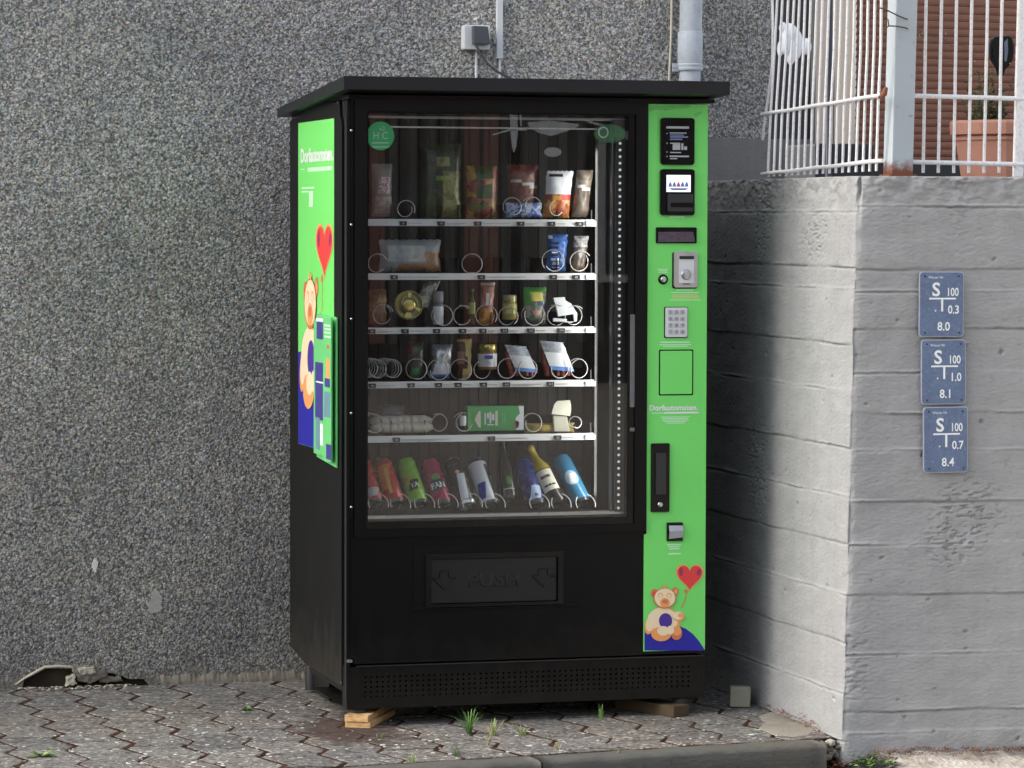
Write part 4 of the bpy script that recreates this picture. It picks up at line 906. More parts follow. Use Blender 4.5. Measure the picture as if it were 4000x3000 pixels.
# side poster (own film on the cladding)
ya, yc, yz, zt, zbp = .7004, .1719, .1719, 1.8348, .8134
zlim = PS(1200, 1745)[1]; m = MB(); sd = SIDE(0)
m.prism([(-ya, zbp), (-yc, zbp), (-yc, zt), (-ya, zt)], .001, .002, sd); SP = m.build('side_poster', GREEN, VM)
sc_ = .00073*1.0
u0 = -ya; us = (ya-yc)/300
TS = lambda x, y: (u0 + (x-84)*us*.98, zbp + (1583-y)*.00137)
TS2 = TS
m = MB(); hp = [(-ya+.001, zbp), (-yc-.001, zbp), (-yc-.001, 1.10)] ; 
arc = [(-yc-.001, 1.105), (-.26, 1.115), (-.34, 1.13), (-.42, 1.13), (-.52, 1.115), (-.6, 1.095), (-ya+.001, 1.06)]
def z_at(px, py): return PS(px, py)
h2 = [z_at(1167, 1375), z_at(1185, 1372), z_at(1210, 1378), z_at(1232, 1410), z_at(1262, 1470), z_at(1300, 1560)]
dec('blue_hill_print', [(-ya+.0005, zbp+.0005), (-yc-.0005, zbp+.0005), (-yc-.0005, h2[-1][1])] + [(-y, z) for y, z in reversed(h2)], BLUE, .0023, SP, sd)
# bear and balloon on the side, measured separately
def TSd(x, y):
    # drawing x 100..375, y 1155..1540 -> side pixels
    px = 1165 + (x-84)*.47; 
    if y < 1300 and x > 236: px = 1236 + (x-240)*.48
    py = 1072 + (y-1265)*1.93 if not (x > 236 and y < 1300) else 868 + (y-1150)*1.62
    a = PS(px, py); return (-a[0], a[1])
def TSb(x, y):
    k_ = (1595-1072)/(1535-1262.); a = PS(1183+(x-100)*.42, 1072+(y-1262)*k_); return (-a[0], a[1])
def TSh(x, y):
    a = PS(1236+(x-240)*.50, 872+(y-1153)*1.62); return (-a[0], a[1])
def TSall(x, y): return TSh(x, y) if (x > 238 and y < 1300 and not (y > 1262 and x < 262)) else TSb(x, y)
picture(TSall, sd, SP, .0026)
a = PS(1177, 634); text('Dorfautomaten.', -a[0], a[1], .042, WHP, SP, sd, .0025, sx=1.28, bold=.002)
for (a, b, c, d_) in ((1178, 660, 1192, 664), (1205, 652, 1300, 668), (1182, 731, 1230, 738), (1182, 746, 1208, 752), (1210, 746, 1226, 808)):
    p_, q_ = PS(a, (b+d_)/2), PS(c, (b+d_)/2); t_, u_ = PS((a+c)/2, b), PS((a+c)/2, d_)
    dec('small_print', [(-p_[0], u_[1]), (-q_[0], u_[1]), (-q_[0], t_[1]), (-p_[0], t_[1])], PALEG, .0024, SP, sd)
# leaflet holder on the side panel
def sq(px0, py0, px1, py1):
    p_, q_ = PS(px0, (py0+py1)/2), PS(px1, (py0+py1)/2); t_, u_ = PS((px0+px1)/2, py0), PS((px0+px1)/2, py1); return (-p_[0], -q_[0], u_[1], t_[1])
LH = thing('leaflet_holder', 'clear leaflet holder with green and purple flyers on machine side', 'leaflet holder', (-.03, .15, .85))
hx = sq(1248, 1235, 1325, 1790)
GR2 = pm('flyer_green', (.16, .62, .2), .4, 0, .1, 12, 0); PU2 = pm('flyer_violet', (.06, .05, .26), .4, 0, .3, 30, 0); BL2 = pm('flyer_photo', (.16, .3, .38), .4, 0, .4, 60, 0)
m = MB(); m.prism([(hx[0], hx[2]-.004), (hx[1], hx[2]-.02), (hx[1], hx[3]), (hx[0], hx[3]+.006)], .0045, .009, sd); m.build('back_plate', GR2, LH)
LP = [('flyer', (1250, 1248, 1290, 1775), GR2, .020), ('flyer', (1292, 1240, 1324, 1800), GR2, .024)]
for nme, r_, mt, dd in LP:
    q = sq(*r_); m = MB(); m.prism([(q[0], q[2]), (q[1], q[2]), (q[1], q[3]), (q[0], q[3])], dd-.004, dd, sd); fl_ = m.build('leaflet', mt, LH)
def fly(px0, py0, px1, py1, mt, dd):
    q = sq(px0, py0, px1, py1); dec('flyer_print', [(q[0], q[2]), (q[1], q[2]), (q[1], q[3]), (q[0], q[3])], mt, dd, LH, sd)
fly(1260, 1243, 1287, 1256, WHP, .0203); fly(1262, 1257, 1288, 1325, PU2, .0205); fly(1256, 1415, 1288, 1640, PU2, .0203); fly(1260, 1490, 1289, 1496, WHP, .0206)
fly(1258, 1630, 1274, 1755, BL2, .0205); fly(1276, 1655, 1287, 1740, WHP, .0206)
for y_ in (1268, 1282, 1296, 1312): fly(1297, y_, 1322, y_+7, PALEG, .0243)
fly(1308, 1348, 1315, 1362, RED, .0243); fly(1304, 1400, 1318, 1480, ORANGE, .0243); fly(1299, 1478, 1319, 1512, PU2, .0245); fly(1296, 1530, 1320, 1630, BL2, .0243); fly(1304, 1735, 1324, 1795, PU2, .0244)

# feet
def foot(x, y, z0, z1, r=.022):
    m = MB(); m.lathe([(r, 0), (r, z1-z0-.006), (r*.8, z1-z0)], (x, y, z0), (0, 0, 1), 16); m.build('foot', RUBBER, VM)
foot(.045, .035, .0405, .0555, .028); foot(1.07, .035, .0355, .0555, .028)
x_, z_ = P(1218, 2685, .78); foot(x_+.0, .78, .009, .12, .022); foot(1.07, .78, .009, .12, .022)
m = MB(); m.box(.055, .12, .5, .74, .012, .085); m.build('base_bracket', BLACKG, VM)

# ------------------------------------------------------------------ GOODS inside the machine (each its own thing)
def pouch(name, label, cat, rect, mats, patches=(), y=.17, lean=0, th=.022, wr=.0035, seal=True, nu=12, nv=16, taper=0):
    x0, x1, z0, z1 = pxrect(*rect, y); m = MB(); off = random.uniform(0, 50)
    for side in (-1, 1):
        b = len(m.v)
        for j in range(nv+1):
            v = j/nv; sh = (1-abs(2*v-1)**5)
            for i in range(nu+1):
                u = i/nu; t = th*sqrt(max(0, 1-(2*u-1)**2))*sh; cz = z0+(z1-z0)*v; w_ = 1-taper*v
                cx = (x0+x1)/2 + (u-.5)*(x1-x0)*w_*(1-.06*sh*(1-abs(2*v-1))) + lean*(z1-z0)*v
                nn = noise.noise(Vector((cx*60+off, cz*60, side)))*wr + noise.noise(Vector((cx*150+off, cz*110, side)))*wr*.5
                if seal and j in (0, nv): cz += .0015*((i % 2)*2-1)
                m.v.append((cx + nn*.6, y + side*(t + nn*sh) + (.0 if seal else 0), cz))
        for j in range(nv):
            for i in range(nu):
                u, v = (i+.5)/nu, (j+.5)/nv; mi = 0
                if side == -1:
                    for (a, c, d, e, q) in patches:
                        if a <= u <= c and d <= v <= e: mi = q
                f = (b+j*(nu+1)+i, b+j*(nu+1)+i+1, b+(j+1)*(nu+1)+i+1, b+(j+1)*(nu+1)+i)
                m.face(f if side == -1 else f[::-1], mi, True)
    o = m.build(name, mats, None); return tag(o, label, cat)
def lathed(name, label, cat, px, pyb, pyt, rpx, prof, mats, ms, y=.17, axis=(0, 0, 1), k=22, start=None):
    x, z = P(px, pyb, y); zt = P(px, pyt, y)[1]; h = zt-z; R_ = rpx/13400*10.65
    m = MB(); m.lathe([(a*R_, b*h) for a, b in prof], (x, y, z), axis, k, ms, True, start); return tag(m.build(name, mats, None, origin=(x, y, z)), label, cat)
def cm(name, c, r=.35, metal=0): return pm(name, c, r, metal, .12, 60, .05, 90)
CLEAR = sheer('clear_film', (.55, .53, .5), .42); CLEAR2 = sheer('clear_film_cool', (.5, .55, .56), .5)
GOLD = cm('gold_lid', (.55, .45, .14), .25, .7); CRM = cm('cream_card', (.72, .7, .56)); MEAT = printed('red_meat', [(.28, .05, .03), (.36, .09, .05), (.22, .04, .03)], 60)
LBLUE = cm('label_blue', (.14, .3, .68)); LWHITE = cm('label_white', (.74, .76, .78)); FOILG = cm('silver_foil', (.5, .52, .54), .25, .6)
BREAD = printed('bread_brown', [(.3, .16, .07), (.36, .2, .09), (.25, .13, .06)], 40)
# row 1
o = pouch('crisp_bag', 'pale clear snack bag at the left end of the top shelf', 'snack bag', (1452, 640, 1532, 846), [CLEAR, printed('pale_snack', [(.35, .3, .26), (.42, .36, .3), (.3, .22, .2)], 60), printed('pink_letters', [(.5, .5, .52), (.4, .14, .18), (.5, .5, .52)], 120)], [(.1, .95, .05, .4, 1), (.25, .8, .45, .75, 2)])
o = pouch('crisp_bag', 'largest dark green snack bag with yellow crisps on the top shelf', 'snack bag', (1642, 560, 1802, 850), [printed('dark_green_bag', [(.018, .03, .01), (.03, .05, .012), (.02, .026, .012)], 30), printed('green_gold', [(.16, .15, .03), (.2, .19, .07), (.08, .10, .02), (.22, .2, .1)], 55), cm('bag_lime', (.16, .22, .05))], [(.5, 1, .03, .62, 1), (.3, .75, .5, .58, 2), (.35, .7, .7, .8, 1)], th=.03)
o = pouch('sweets_bag', 'dark green bag with yellow and pink sweets on the top shelf', 'snack bag', (1822, 648, 1942, 852), [printed('sweet_mix', [(.03, .06, .02), (.3, .22, .04), (.3, .1, .09), (.05, .14, .03), (.18, .05, .04)], 50), cm('dk_green', (.02, .07, .025)), PALEG], [(.25, .8, .72, .97, 1), (.25, .8, .35, .6, 1), (.3, .75, .6, .64, 2)], th=.026)
o = pouch('crisp_bag', 'red brown snack bag with white streak behind the blue packets', 'snack bag', (1978, 643, 2102, 830), [printed('red_brown_bag', [(.13, .03, .02), (.17, .06, .04), (.1, .03, .03)], 34), cm('streak_white', (.42, .42, .42))], [(.05, .45, .62, .68, 1), (.4, .8, .55, .62, 1), (.7, 1, .48, .55, 1)], th=.026, y=.2)
o = pouch('wafer_packet', 'wide low blue and white packet at the front of the top shelf', 'snack packet', (1974, 792, 2116, 850), [printed('blue_white_packet', [(.05, .1, .3), (.35, .42, .55), (.08, .14, .38), (.4, .45, .52)], 80)], th=.012, y=.155)
o = pouch('crisp_bag', 'white and orange snack bag with a torn white top corner', 'snack bag', (2118, 668, 2222, 850), [printed('orange_crisps', [(.5, .16, .04), (.6, .3, .07), (.36, .07, .03), (.62, .36, .14)], 48), LWHITE, RED, cm('black_l', (.02, .02, .02))], [(0, 1, .5, 1, 1), (.55, 1, .4, .52, 2), (.1, .6, .86, .94, 3)], lean=.10)
o = pouch('crisp_bag', 'beige brown bag with white mark at the right end of the top shelf', 'snack bag', (2232, 665, 2296, 848), [printed('beige_bag', [(.16, .13, .10), (.22, .18, .14), (.12, .09, .07)], 34), LWHITE], [(.1, .5, .62, .7, 1), (.35, .9, .55, .62, 1)], lean=.12)
# row 2
o = pouch('bread_pack', 'wide clear pack of sliced bread on the second shelf', 'bread pack', (1480, 936, 1722, 1060), [CLEAR2, BREAD, printed('pale_label', [(.4, .42, .42), (.3, .36, .42), (.46, .46, .44)], 50)], [(.3, 1, .0, .28, 1), (.1, .7, .3, .8, 2), (.75, 1, .25, .6, 1)], th=.03, nu=18)
o = pouch('chocolate_packet', 'upright blue packet with black and white blocks on the second shelf', 'snack packet', (2132, 916, 2208, 1060), [cm('cobalt', (.03, .11, .36)), cm('black_l2', (.015, .015, .02)), LWHITE], [(.0, .2, .88, .97, 2), (.1, .5, .74, .79, 1), (.1, .5, .62, .68, 1), (.15, .5, .5, .54, 2), (.15, .5, .4, .48, 1), (.2, .55, .3, .34, 2), (.25, .6, .18, .27, 2), (.25, .7, .08, .13, 2), (.3, .7, .0, .04, 2)], lean=.08, nv=34, th=.014)
o = pouch('chocolate_bar', 'narrow brown bar with grey top at the right of the second shelf', 'snack packet', (2226, 922, 2284, 1060), [printed('brown_bar', [(.08, .055, .035), (.12, .09, .06), (.07, .05, .03)], 60), printed('grey_top', [(.32, .32, .32), (.1, .1, .1), (.3, .3, .3)], 120)], [(0, 1, .7, 1, 1), (.3, .7, .4, .6, 1)], lean=.12, th=.012)
# row 3
o = pouch('nut_bag', 'brown and yellow nut bag at the left end of the third shelf', 'snack bag', (1430, 1130, 1512, 1268), [printed('nuts', [(.12, .07, .04), (.26, .18, .05), (.1, .05, .03), (.2, .12, .06)], 55)], th=.02)
x, z = P(1600, 1192, .15); R_ = .0455; T = thing('gold_tin', 'round gold tin lying with its lid facing out on the third shelf', 'tin', (x, .17, z-R_))
m = MB(); m.lathe([(R_, -.03), (R_, 0), (R_*.95, .003), (R_*.88, .0015), (R_*.45, .001), (R_*.40, .005), (R_*.3, .006), (.001, .0065)], (x, .16, z), (0, -1, 0), 36, [0, 0, 1, 1, 0, 0, 0]); m.build('lid', [GOLD, cm('tin_dark', (.18, .16, .06), .25, .6)], T)
m = MB()
for a0 in (80, 250, 268, 330):
    m.flat([(x+R_*.5*cos(rad(a0)), z+R_*.5*sin(rad(a0))), (x+R_*.85*cos(rad(a0-3)), z+R_*.85*sin(rad(a0-3))), (x+R_*.85*cos(rad(a0+14)), z+R_*.85*sin(rad(a0+14))), (x+R_*.5*cos(rad(a0+16)), z+R_*.5*sin(rad(a0+16)))], .0005, FR(.1575))
m.build('lid_print', cm('yellow_gold', (.75, .66, .2), .3), T)
o = pouch('herb_bag', 'crinkled grey bag leaning behind the gold tin', 'snack bag', (1612, 1098, 1672, 1200), [printed('grey_crinkle', [(.4, .4, .36), (.2, .2, .17), (.5, .5, .47)], 90)], lean=.5, y=.185, th=.01)
lathed('spice_jar', 'small grey and white jar right of the gold tin', 'jar', 1712, 1268, 1138, 21, [(.9, 0), (1, .03), (1, .55), (.85, .6), (.85, .66), (.95, .68), (.95, .97), (.8, 1)], [LWHITE, cm('grey_glass', (.12, .13, .14)), cm('grey_cap', (.28, .29, .3))], [0, 0, 1, 1, 1, 2, 2])
lathed('oil_bottle', 'slim dark green bottle with yellow label on the third shelf', 'bottle', 1843, 1268, 1128, 15, [(.9, 0), (1, .03), (1, .3), (1, .62), (.5, .74), (.5, .92), (.55, .93), (.55, 1)], [cm('dk_green_glass', (.03, .05, .015), .15), cm('lime_label', (.28, .3, .06)), cm('cap_g', (.05, .08, .04))], [0, 0, 1, 0, 0, 2, 2])
o = pouch('sausage_pack', 'pink and orange upright packet left of the yellow jar', 'snack packet', (1870, 1104, 1926, 1266), [printed('pink_pack', [(.35, .16, .13), (.45, .24, .2), (.3, .12, .09)], 40), printed('orange_snack', [(.5, .24, .05), (.6, .33, .07), (.36, .14, .03)], 60), LWHITE], [(0, 1, .0, .38, 1), (.35, .5, .42, .75, 2), (0, 1, .93, 1, 2)], lean=.05, th=.016)
T = lathed('mustard_jar', 'small yellow jar with pale lid on the third shelf', 'jar', 1990, 1248, 1152, 29, [(.88, 0), (1, .06), (1, .25), (1, .62), (.9, .72), (.96, .74), (.96, .95), (.85, 1)], [cm('mustard', (.3, .26, .06)), printed('yellow_label', [(.5, .48, .12), (.4, .38, .1), (.55, .52, .2)], 100), cm('pale_lid', (.36, .35, .16), .3, .3)], [0, 0, 1, 0, 0, 2, 2])
o = pouch('sweets_bag', 'bright green bag with yellow sweets on the third shelf', 'snack bag', (2044, 1122, 2134, 1266), [printed('multi_sweets', [(.25, .18, .15), (.12, .22, .14), (.4, .36, .3), (.1, .06, .16), (.16, .13, .13)], 55), cm('bag_green', (.09, .35, .07)), cm('lemon', (.6, .56, .1)), cm('pinkish', (.55, .3, .26))], [(0, 1, .85, 1, 1), (.25, .75, .6, .85, 2), (.3, .65, .28, .36, 3), (.42, .54, .2, .44, 3), (0, .25, .5, .85, 1)], th=.024)
m = MB(); T = thing('paper_box', 'crumpled white paper box at the right of the third shelf', 'box', (P(2200, 1260, .17)[0], .17, P(2200, 1260, .17)[1]))
def chunk(T, poly, y, th, mat, name='flap', tilt=0):
    m = MB(); q = [P(a, b, y) for a, b in poly]; m.prism(q, 0, th, FR(y)); return m.build(name, mat, T, bevel=.001)
chunk(T, [(2158, 1252), (2240, 1256), (2236, 1226), (2205, 1204), (2204, 1172), (2228, 1186), (2252, 1225), (2250, 1255), (2225, 1262)], .16, .01, LWHITE); chunk(T, [(2157, 1163), (2202, 1160), (2212, 1206), (2240, 1216), (2238, 1226), (2176, 1236), (2170, 1205)], .15, .012, LWHITE, 'carton'); chunk(T, [(2158, 1242), (2212, 1246), (2210, 1256), (2157, 1256)], .14, .01, LWHITE)
# row 4
o = pouch('jerky_bag', 'dark red and green bag on the fourth shelf', 'snack bag', (1592, 1335, 1655, 1482), [printed('jerky', [(.14, .04, .03), (.05, .1, .05), (.12, .11, .09), (.04, .04, .04)], 40), cm('gr2', (.05, .2, .08))], [(.2, .7, .0, .3, 1)], th=.02)
o = pouch('pretzel_bag', 'grey foil bag with white and blue foot on the fourth shelf', 'snack bag', (1678, 1345, 1756, 1478), [FOILG, LWHITE, LBLUE], [(.05, .95, .12, .42, 1), (.0, 1, .0, .12, 2)], lean=.1, th=.024)
o = pouch('chocolate_bar', 'brown and yellow tall packet left of the white labelled jar', 'snack packet', (1785, 1325, 1843, 1478), [cm('choc', (.10, .035, .015)), cm('yel', (.6, .46, .18)), cm('tan', (.34, .2, .12))], [(.5, 1, .55, 1, 1), (.3, .8, .0, .22, 1), (.0, .45, .35, .7, 2), (.0, .5, .93, 1, 1), (.7, .9, .2, .55, 1)], th=.014)
x, z = P(1903, 1443, .16); T = lathed('spread_jar', 'jar with gold lid and white label on the fourth shelf', 'jar', 1903, 1443, 1343, 40, [(.82, 0), (.94, .05), (.94, .12), (.95, .62), (.9, .68), (.86, .72), (.92, .73), (.92, .97), (.85, 1)], [cm('caramel', (.24, .13, .05), .2), LWHITE, GOLD], [0, 0, 1, 0, 0, 2, 2, 2])
m = MB(); q = pxrect(1893, 1388, 1925, 1402, .13); m.flat(R4(q), 0, FR(.1295)); m.build('label_print', PURP, T)
for (r_, ln, lb) in (((1985, 1346, 2078, 1484), .0, 'tilted white and blue labelled pack of red sausages, left one'), ((2122, 1330, 2222, 1484), .0, 'larger white and blue labelled pack of red sausages, right one')):
    x0, x1, z0, z1 = pxrect(*r_, .16); h_ = z1-z0; w_ = x1-x0; T = thing('sausage_pack', lb, 'meat pack', ((x0+x1)/2, .17, z0), 'labelled sausage packs')
    m = MB(); K = 7
    for i in range(5):
        a = Vector((x0+w_*(.2+.2*i), .172, z0+.012)); b = a + Vector((-.012, .012, h_*.7)); m.tube([a, a.lerp(b, .5)+Vector((0, -.006, 0)), b], [.009, .012, .008], 8)
    m.build('sausage', MEAT, T)
    m = MB(); sk_ = .30*h_
    def Lb(u, v, d, X0=x0, Z0=z0, w1=w_, h1=h_): return (X0-.012 + u*w1*.9 + (1-v)*.035, .160-d-.006*sin(u*3)-.01*(1-v), Z0+h1*.26+v*h1*.74 - u*.006)
    def grid(a, c, b0, b1, mi, dd):
        n = 6; bb = len(m.v); m.v += [Lb(a+(c-a)*i/n, b0+(b1-b0)*j/n, dd+.0015*noise.noise(Vector((i*1.3+x0*90, j*1.1, 0)))) for j in range(n+1) for i in range(n+1)]
        for j in range(n):
            for i in range(n): m.face((bb+j*(n+1)+i, bb+j*(n+1)+i+1, bb+(j+1)*(n+1)+i+1, bb+(j+1)*(n+1)+i), mi, True)
    grid(0, 1, 0, .14, 1, 0); grid(0, 1, .14, .62, 0, 0); grid(0, 1, .62, 1, 2, 0); m.build('label_sheet', [LWHITE, LBLUE, FOILG], T)
# row 5
m = MB(); x0, x1, z0, z1 = pxrect(1458, 1620, 1690, 1692, .15); n_ = 30
for off in (0, 1):
    cz = z0 + .016 + off*.02; rr_ = .017; m.tube([(x0+(x1-x0)*(i/n_), .165+off*.012+.002*sin(i*1.7), cz+.0015*noise.noise(Vector((i*.7, off, 0)))) for i in range(n_+1)], [rr_*(.55+.45*min(1, i/3, (n_-i)/3)) * (1+.08*noise.noise(Vector((i*.9, off*5, 1)))) for i in range(n_+1)], 12, off)
tag(m.build('noodle_pack', [cm('cream_roll', (.62, .58, .48)), cm('cream_roll2', (.55, .5, .44))]), 'long cream coloured rolled pack on the fifth shelf', 'food pack')
o = pouch('nut_bag', 'dark grey lumpy bag with blue print behind the cream roll', 'snack bag', (1478, 1580, 1580, 1640), [printed('grey_lump', [(.07, .07, .075), (.12, .12, .13), (.05, .05, .06)], 50), cm('blue3', (.06, .14, .42))], [(.3, .8, .0, .25, 1)], th=.02, y=.21)
x0, x1, z0, z1 = pxrect(1826, 1586, 2046, 1682, .15); T = thing('green_box', 'flat bright green carton with white ends on the fifth shelf', 'box', ((x0+x1)/2, .16, z0))
m = MB(); m.box(x0, x1, .15, .19, z0, z1); BX = m.build('carton', cm('carton_green', (.05, .36, .09)), T, bevel=.001)
fb = FR(.1495)
def bxp(poly, mt): 
    m = MB(); m.flat([(x0+(x1-x0)*u, z0+(z1-z0)*v) for u, v in poly], .0004, fb); m.build('carton_print', mt, BX)
bxp([(.86, .02), (.998, .02), (.998, .99), (.9, .99), (.93, .7), (.85, .5)], LWHITE); bxp([(.01, .0), (.06, .0), (.06, 1), (.01, 1)], cm('leafgreen', (.12, .42, .1)))
bxp([(.13, .5), (.2, .8), (.23, .8), (.235, .14), (.2, .14), (.13, .42)], CRM); bxp([(.30, .25), (.325, .25), (.325, .72), (.30, .72)], LWHITE); bxp([(.49, .2), (.535, .2), (.535, .82), (.49, .78)], CRM); bxp([(.8, .1), (.85, .4), (.92, .35), (.9, .1)], BREAD)
bxp([(.345, .5), (.38, .5), (.38, .72), (.345, .72)], LWHITE); bxp([(.39, .3), (.42, .3), (.42, .76), (.39, .76)], LWHITE); bxp([(.43, .42), (.475, .42), (.475, .68), (.43, .68)], LWHITE); bxp([(.35, .22), (.47, .22), (.47, .27), (.35, .27)], LWHITE)
for u in (.62, .66): bxp([(u, .3), (u+.008, .3), (u+.008, .7), (u, .7)], cm('mint', (.3, .6, .35)))
tag(lathed('sample_tub', 'small white tub poking out at the left end of the green carton', 'tub', 1808, 1662, 1624, 13, [(.9, 0), (1, .1), (1, .9), (.9, 1)], [LWHITE], [0, 0, 0], y=.15), None)
o = pouch('yellow_bag', 'flat mustard yellow packet lying on the fifth shelf', 'food pack', (2048, 1652, 2244, 1692), [printed('mustard_pack', [(.34, .24, .04), (.42, .3, .06), (.28, .2, .05)], 40)], th=.016, y=.17, seal=False)
T = thing('tea_tub', 'pale cream tub with folded paper top on the fifth shelf', 'tub', (P(2185, 1680, .15)[0], .15, P(2185, 1680, .15)[1]))
m = MB(); q = [P(a, b, .15) for a, b in ((2160, 1622), (2214, 1626), (2226, 1686), (2164, 1686))]; m.prism(q, 0, .012, FR(.16)); m.build('tub_body', cm('cream2', (.58, .56, .44)), T, bevel=.002)
m = MB(); rows_ = [[(2154, 1617), (2226, 1625)], [(2160, 1600), (2232, 1606)], [(2168, 1580), (2234, 1582)], [(2182, 1567), (2232, 1564)]]
for i, r_ in enumerate(rows_):
    for a, b in r_: m.v.append((P(a, b, .145)[0], .142+i*.006, P(a, b, .145)[1]))
for i in range(3): m.face((2*i, 2*i+1, 2*i+3, 2*i+2), 0, True)
m.build('paper_lid', CRM, T)
# row 6: slim cans and bottles lying back in the chute
def can(px, pyb, label, body, base, texts=None, L_=.168, r=.029, cap=.0, y=.125, cat='drink can', name='drink_can', lx=-.14, up=.80, neck=None):
    x, z = P(px, pyb, y); ax = Vector((lx, .60, up)).normalized(); st = Vector((0, -1, 0)); c0 = Vector((x, y, z+.012))
    T = thing(name, label, cat, tuple(c0), 'drinks in the lowest row')
    prof = [(r*.78, 0), (r*.86, .002), (r, .010)] + body[0] if False else None
    H = L_; pr = [(r*.62, .004), (r*.80, 0), (r*.84, .002), (r*.97, .010), (r, .014), (r, H*.45), (r, H-.016), (r*.82, H-.004), (r*.86, H), (r*.7, H-.003)]
    if neck: pr = [(r*.8, 0), (r*.97, .006), (r, .012), (r, H*.25), (r, H*.55), (r*.93, H*.62), (r*.45, H*.78), (r*.36, H*.93), (r*.42, H*.93), (r*.42, H)]
    m = MB(); m.lathe(pr, c0, ax, 26, body[1], True, st); m.build('body', body[0], T)
    a = (st - ax*st.dot(ax)).normalized(); bb = ax.cross(a)
    def fr(u, v, d):                          # wraps flat print round the can: u along the girth, v along the axis
        t = u/r - rad(4); R2 = r + d; q = c0 + ax*v + R2*(cos(t)*a + sin(t)*bb); return tuple(q)
    for (s, u, v, h_, mt, sx) in (texts or []):
        text(s, u, v, h_, mt, T, fr, .0004, 'CENTER', sx=sx, bold=.0008)
    return T, fr
def band(T, fr, u0, u1, v0, v1, mt, nm='print_patch', shape=None, d=.0003):
    m = MB(); n = 10; bb = len(m.v)
    for j in range(n+1):
        for i in range(n+1):
            u, v = i/n, j/n
            if shape == 'o': rr2 = 1; uu = (u*2-1)*sqrt(1-(v*2-1)**2/2); vv = (v*2-1)*sqrt(1-(u*2-1)**2/2); u, v = (uu+1)/2, (vv+1)/2
            if shape == 's': u = u + (v-.5)*.5
            m.v.append(fr(u0+(u1-u0)*u, v0+(v1-v0)*v, d))
    for j in range(n):
        for i in range(n): m.face((bb+j*(n+1)+i, bb+j*(n+1)+i+1, bb+(j+1)*(n+1)+i+1, bb+(j+1)*(n+1)+i), 0, True)
    return m.build(nm, mt, T)
SILV = cm('can_silver', (.62, .64, .66), .25, .6); SILD = cm('can_dark', (.05, .055, .06), .25, .4)
def allm(a, b=None, c=None, n=9): return [a]*n
c1 = cm('can_red', (.5, .035, .03), .25); c2 = cm('can_orange', (.66, .22, .03), .25); c3 = cm('can_lime', (.22, .5, .04), .25); c4 = cm('can_crimson', (.36, .02, .08), .25); c5 = cm('can_white', (.75, .8, .85), .2); c6 = cm('can_navy', (.02, .035, .18), .25); c7 = cm('can_ultra', (.03, .03, .4), .25)
T, f = can(1466, 1990, 'red drink can with grey foot at the left end of the lowest row', ([c1, SILD, PRGREY], [1, 1, 1, 0, 0, 0, 1, 1, 1]), None); band(T, f, -.018, .02, .018, .05, PRGREY, shape='s')
T, f = can(1548, 1990, 'orange and red drink can second from the left in the lowest row', ([c1, SILD, c2], [1, 1, 1, 0, 0, 0, 1, 1, 1]), None); band(T, f, -.034, .006, .05, .134, c2, shape='s'); band(T, f, -.01, .0, .03, .12, cm('amber', (.85, .42, .08)), shape='s', d=.0005)
T, f = can(1640, 1992, 'lime green drink can with small dark lettering in the lowest row', ([c3, SILD], [1, 1, 1, 0, 0, 0, 0, 1, 1]), None); band(T, f, -.016, .012, .045, .082, SILD, shape='s'); text('TA', 0, .055, .016, WHP, T, f, .0006, 'CENTER', bold=.0008); band(T, f, -.03, -.012, .078, .095, c2, shape='o')
T, f = can(1733, 1994, 'crimson drink can with white lettering and green fruit in the lowest row', ([c4, SILD], [1, 1, 1, 0, 0, 0, 0, 1, 1]), None); band(T, f, -.024, .024, .046, .084, cm('navy4', (.02, .03, .06))); text('FAN', 0, .054, .020, WHP, T, f, .0006, 'CENTER', sx=.9, bold=.001); band(T, f, -.014, .014, .082, .104, cm('fruit', (.12, .34, .08)), shape='o', d=.0006)
T, f = can(1826, 1994, 'dark drink can with pale blue stripe in the lowest row', ([SILD, SILV], [1, 1, 1, 0, 0, 0, 0, 1, 1]), None); band(T, f, -.012, .014, .012, .105, c5, shape='s'); band(T, f, -.008, .006, .106, .118, cm('peach', (.8, .5, .25)), shape='o')
T, f = can(1918, 1994, 'glossy white drink can with blue lower left in the lowest row', ([c5, SILD], [1, 1, 1, 0, 0, 0, 1, 1, 1]), None); band(T, f, -.032, -.004, .02, .075, c7, shape='s'); band(T, f, .016, .036, .012, .14, SILD)
T, f = can(1992, 1972, 'nearly black slim bottle with small green mark in the lowest row', ([SILD, cm('dk_glass', (.02, .026, .022), .15)], [1]*9), None, L_=.205, r=.024, cat='drink bottle', name='drink_bottle', lx=.0, up=1.1, neck=1, y=.16); band(T, f, -.008, .008, .045, .075, cm('tealeaf', (.07, .22, .05)), shape='o'); band(T, f, -.018, .018, .03, .034, PRGREY)
T, f = can(2098, 1994, 'navy blue drink can with light blue foot in the lowest row', ([c6, SILD], [1, 1, 1, 0, 0, 0, 0, 1, 1]), None); band(T, f, -.01, .026, .014, .062, cm('lightblue', (.36, .5, .66)), shape='s'); band(T, f, .0, .012, .022, .032, c6, d=.0005)
YG = cm('yellow_glass', (.42, .32, .04), .2)
T, f = can(2178, 1985, 'yellow necked bottle with cream label in the lowest row', ([cm('dark_malt', (.03, .022, .02), .2), YG], [0, 0, 0, 0, 1, 1, 1, 1, 1]), None, L_=.215, r=.030, cat='drink bottle', name='drink_bottle', lx=-.28, up=.85, neck=1, y=.13); band(T, f, -.03, .03, .04, .115, CRM); band(T, f, -.018, .014, .085, .095, TAGB); band(T, f, -.02, .02, .055, .062, TAGB)
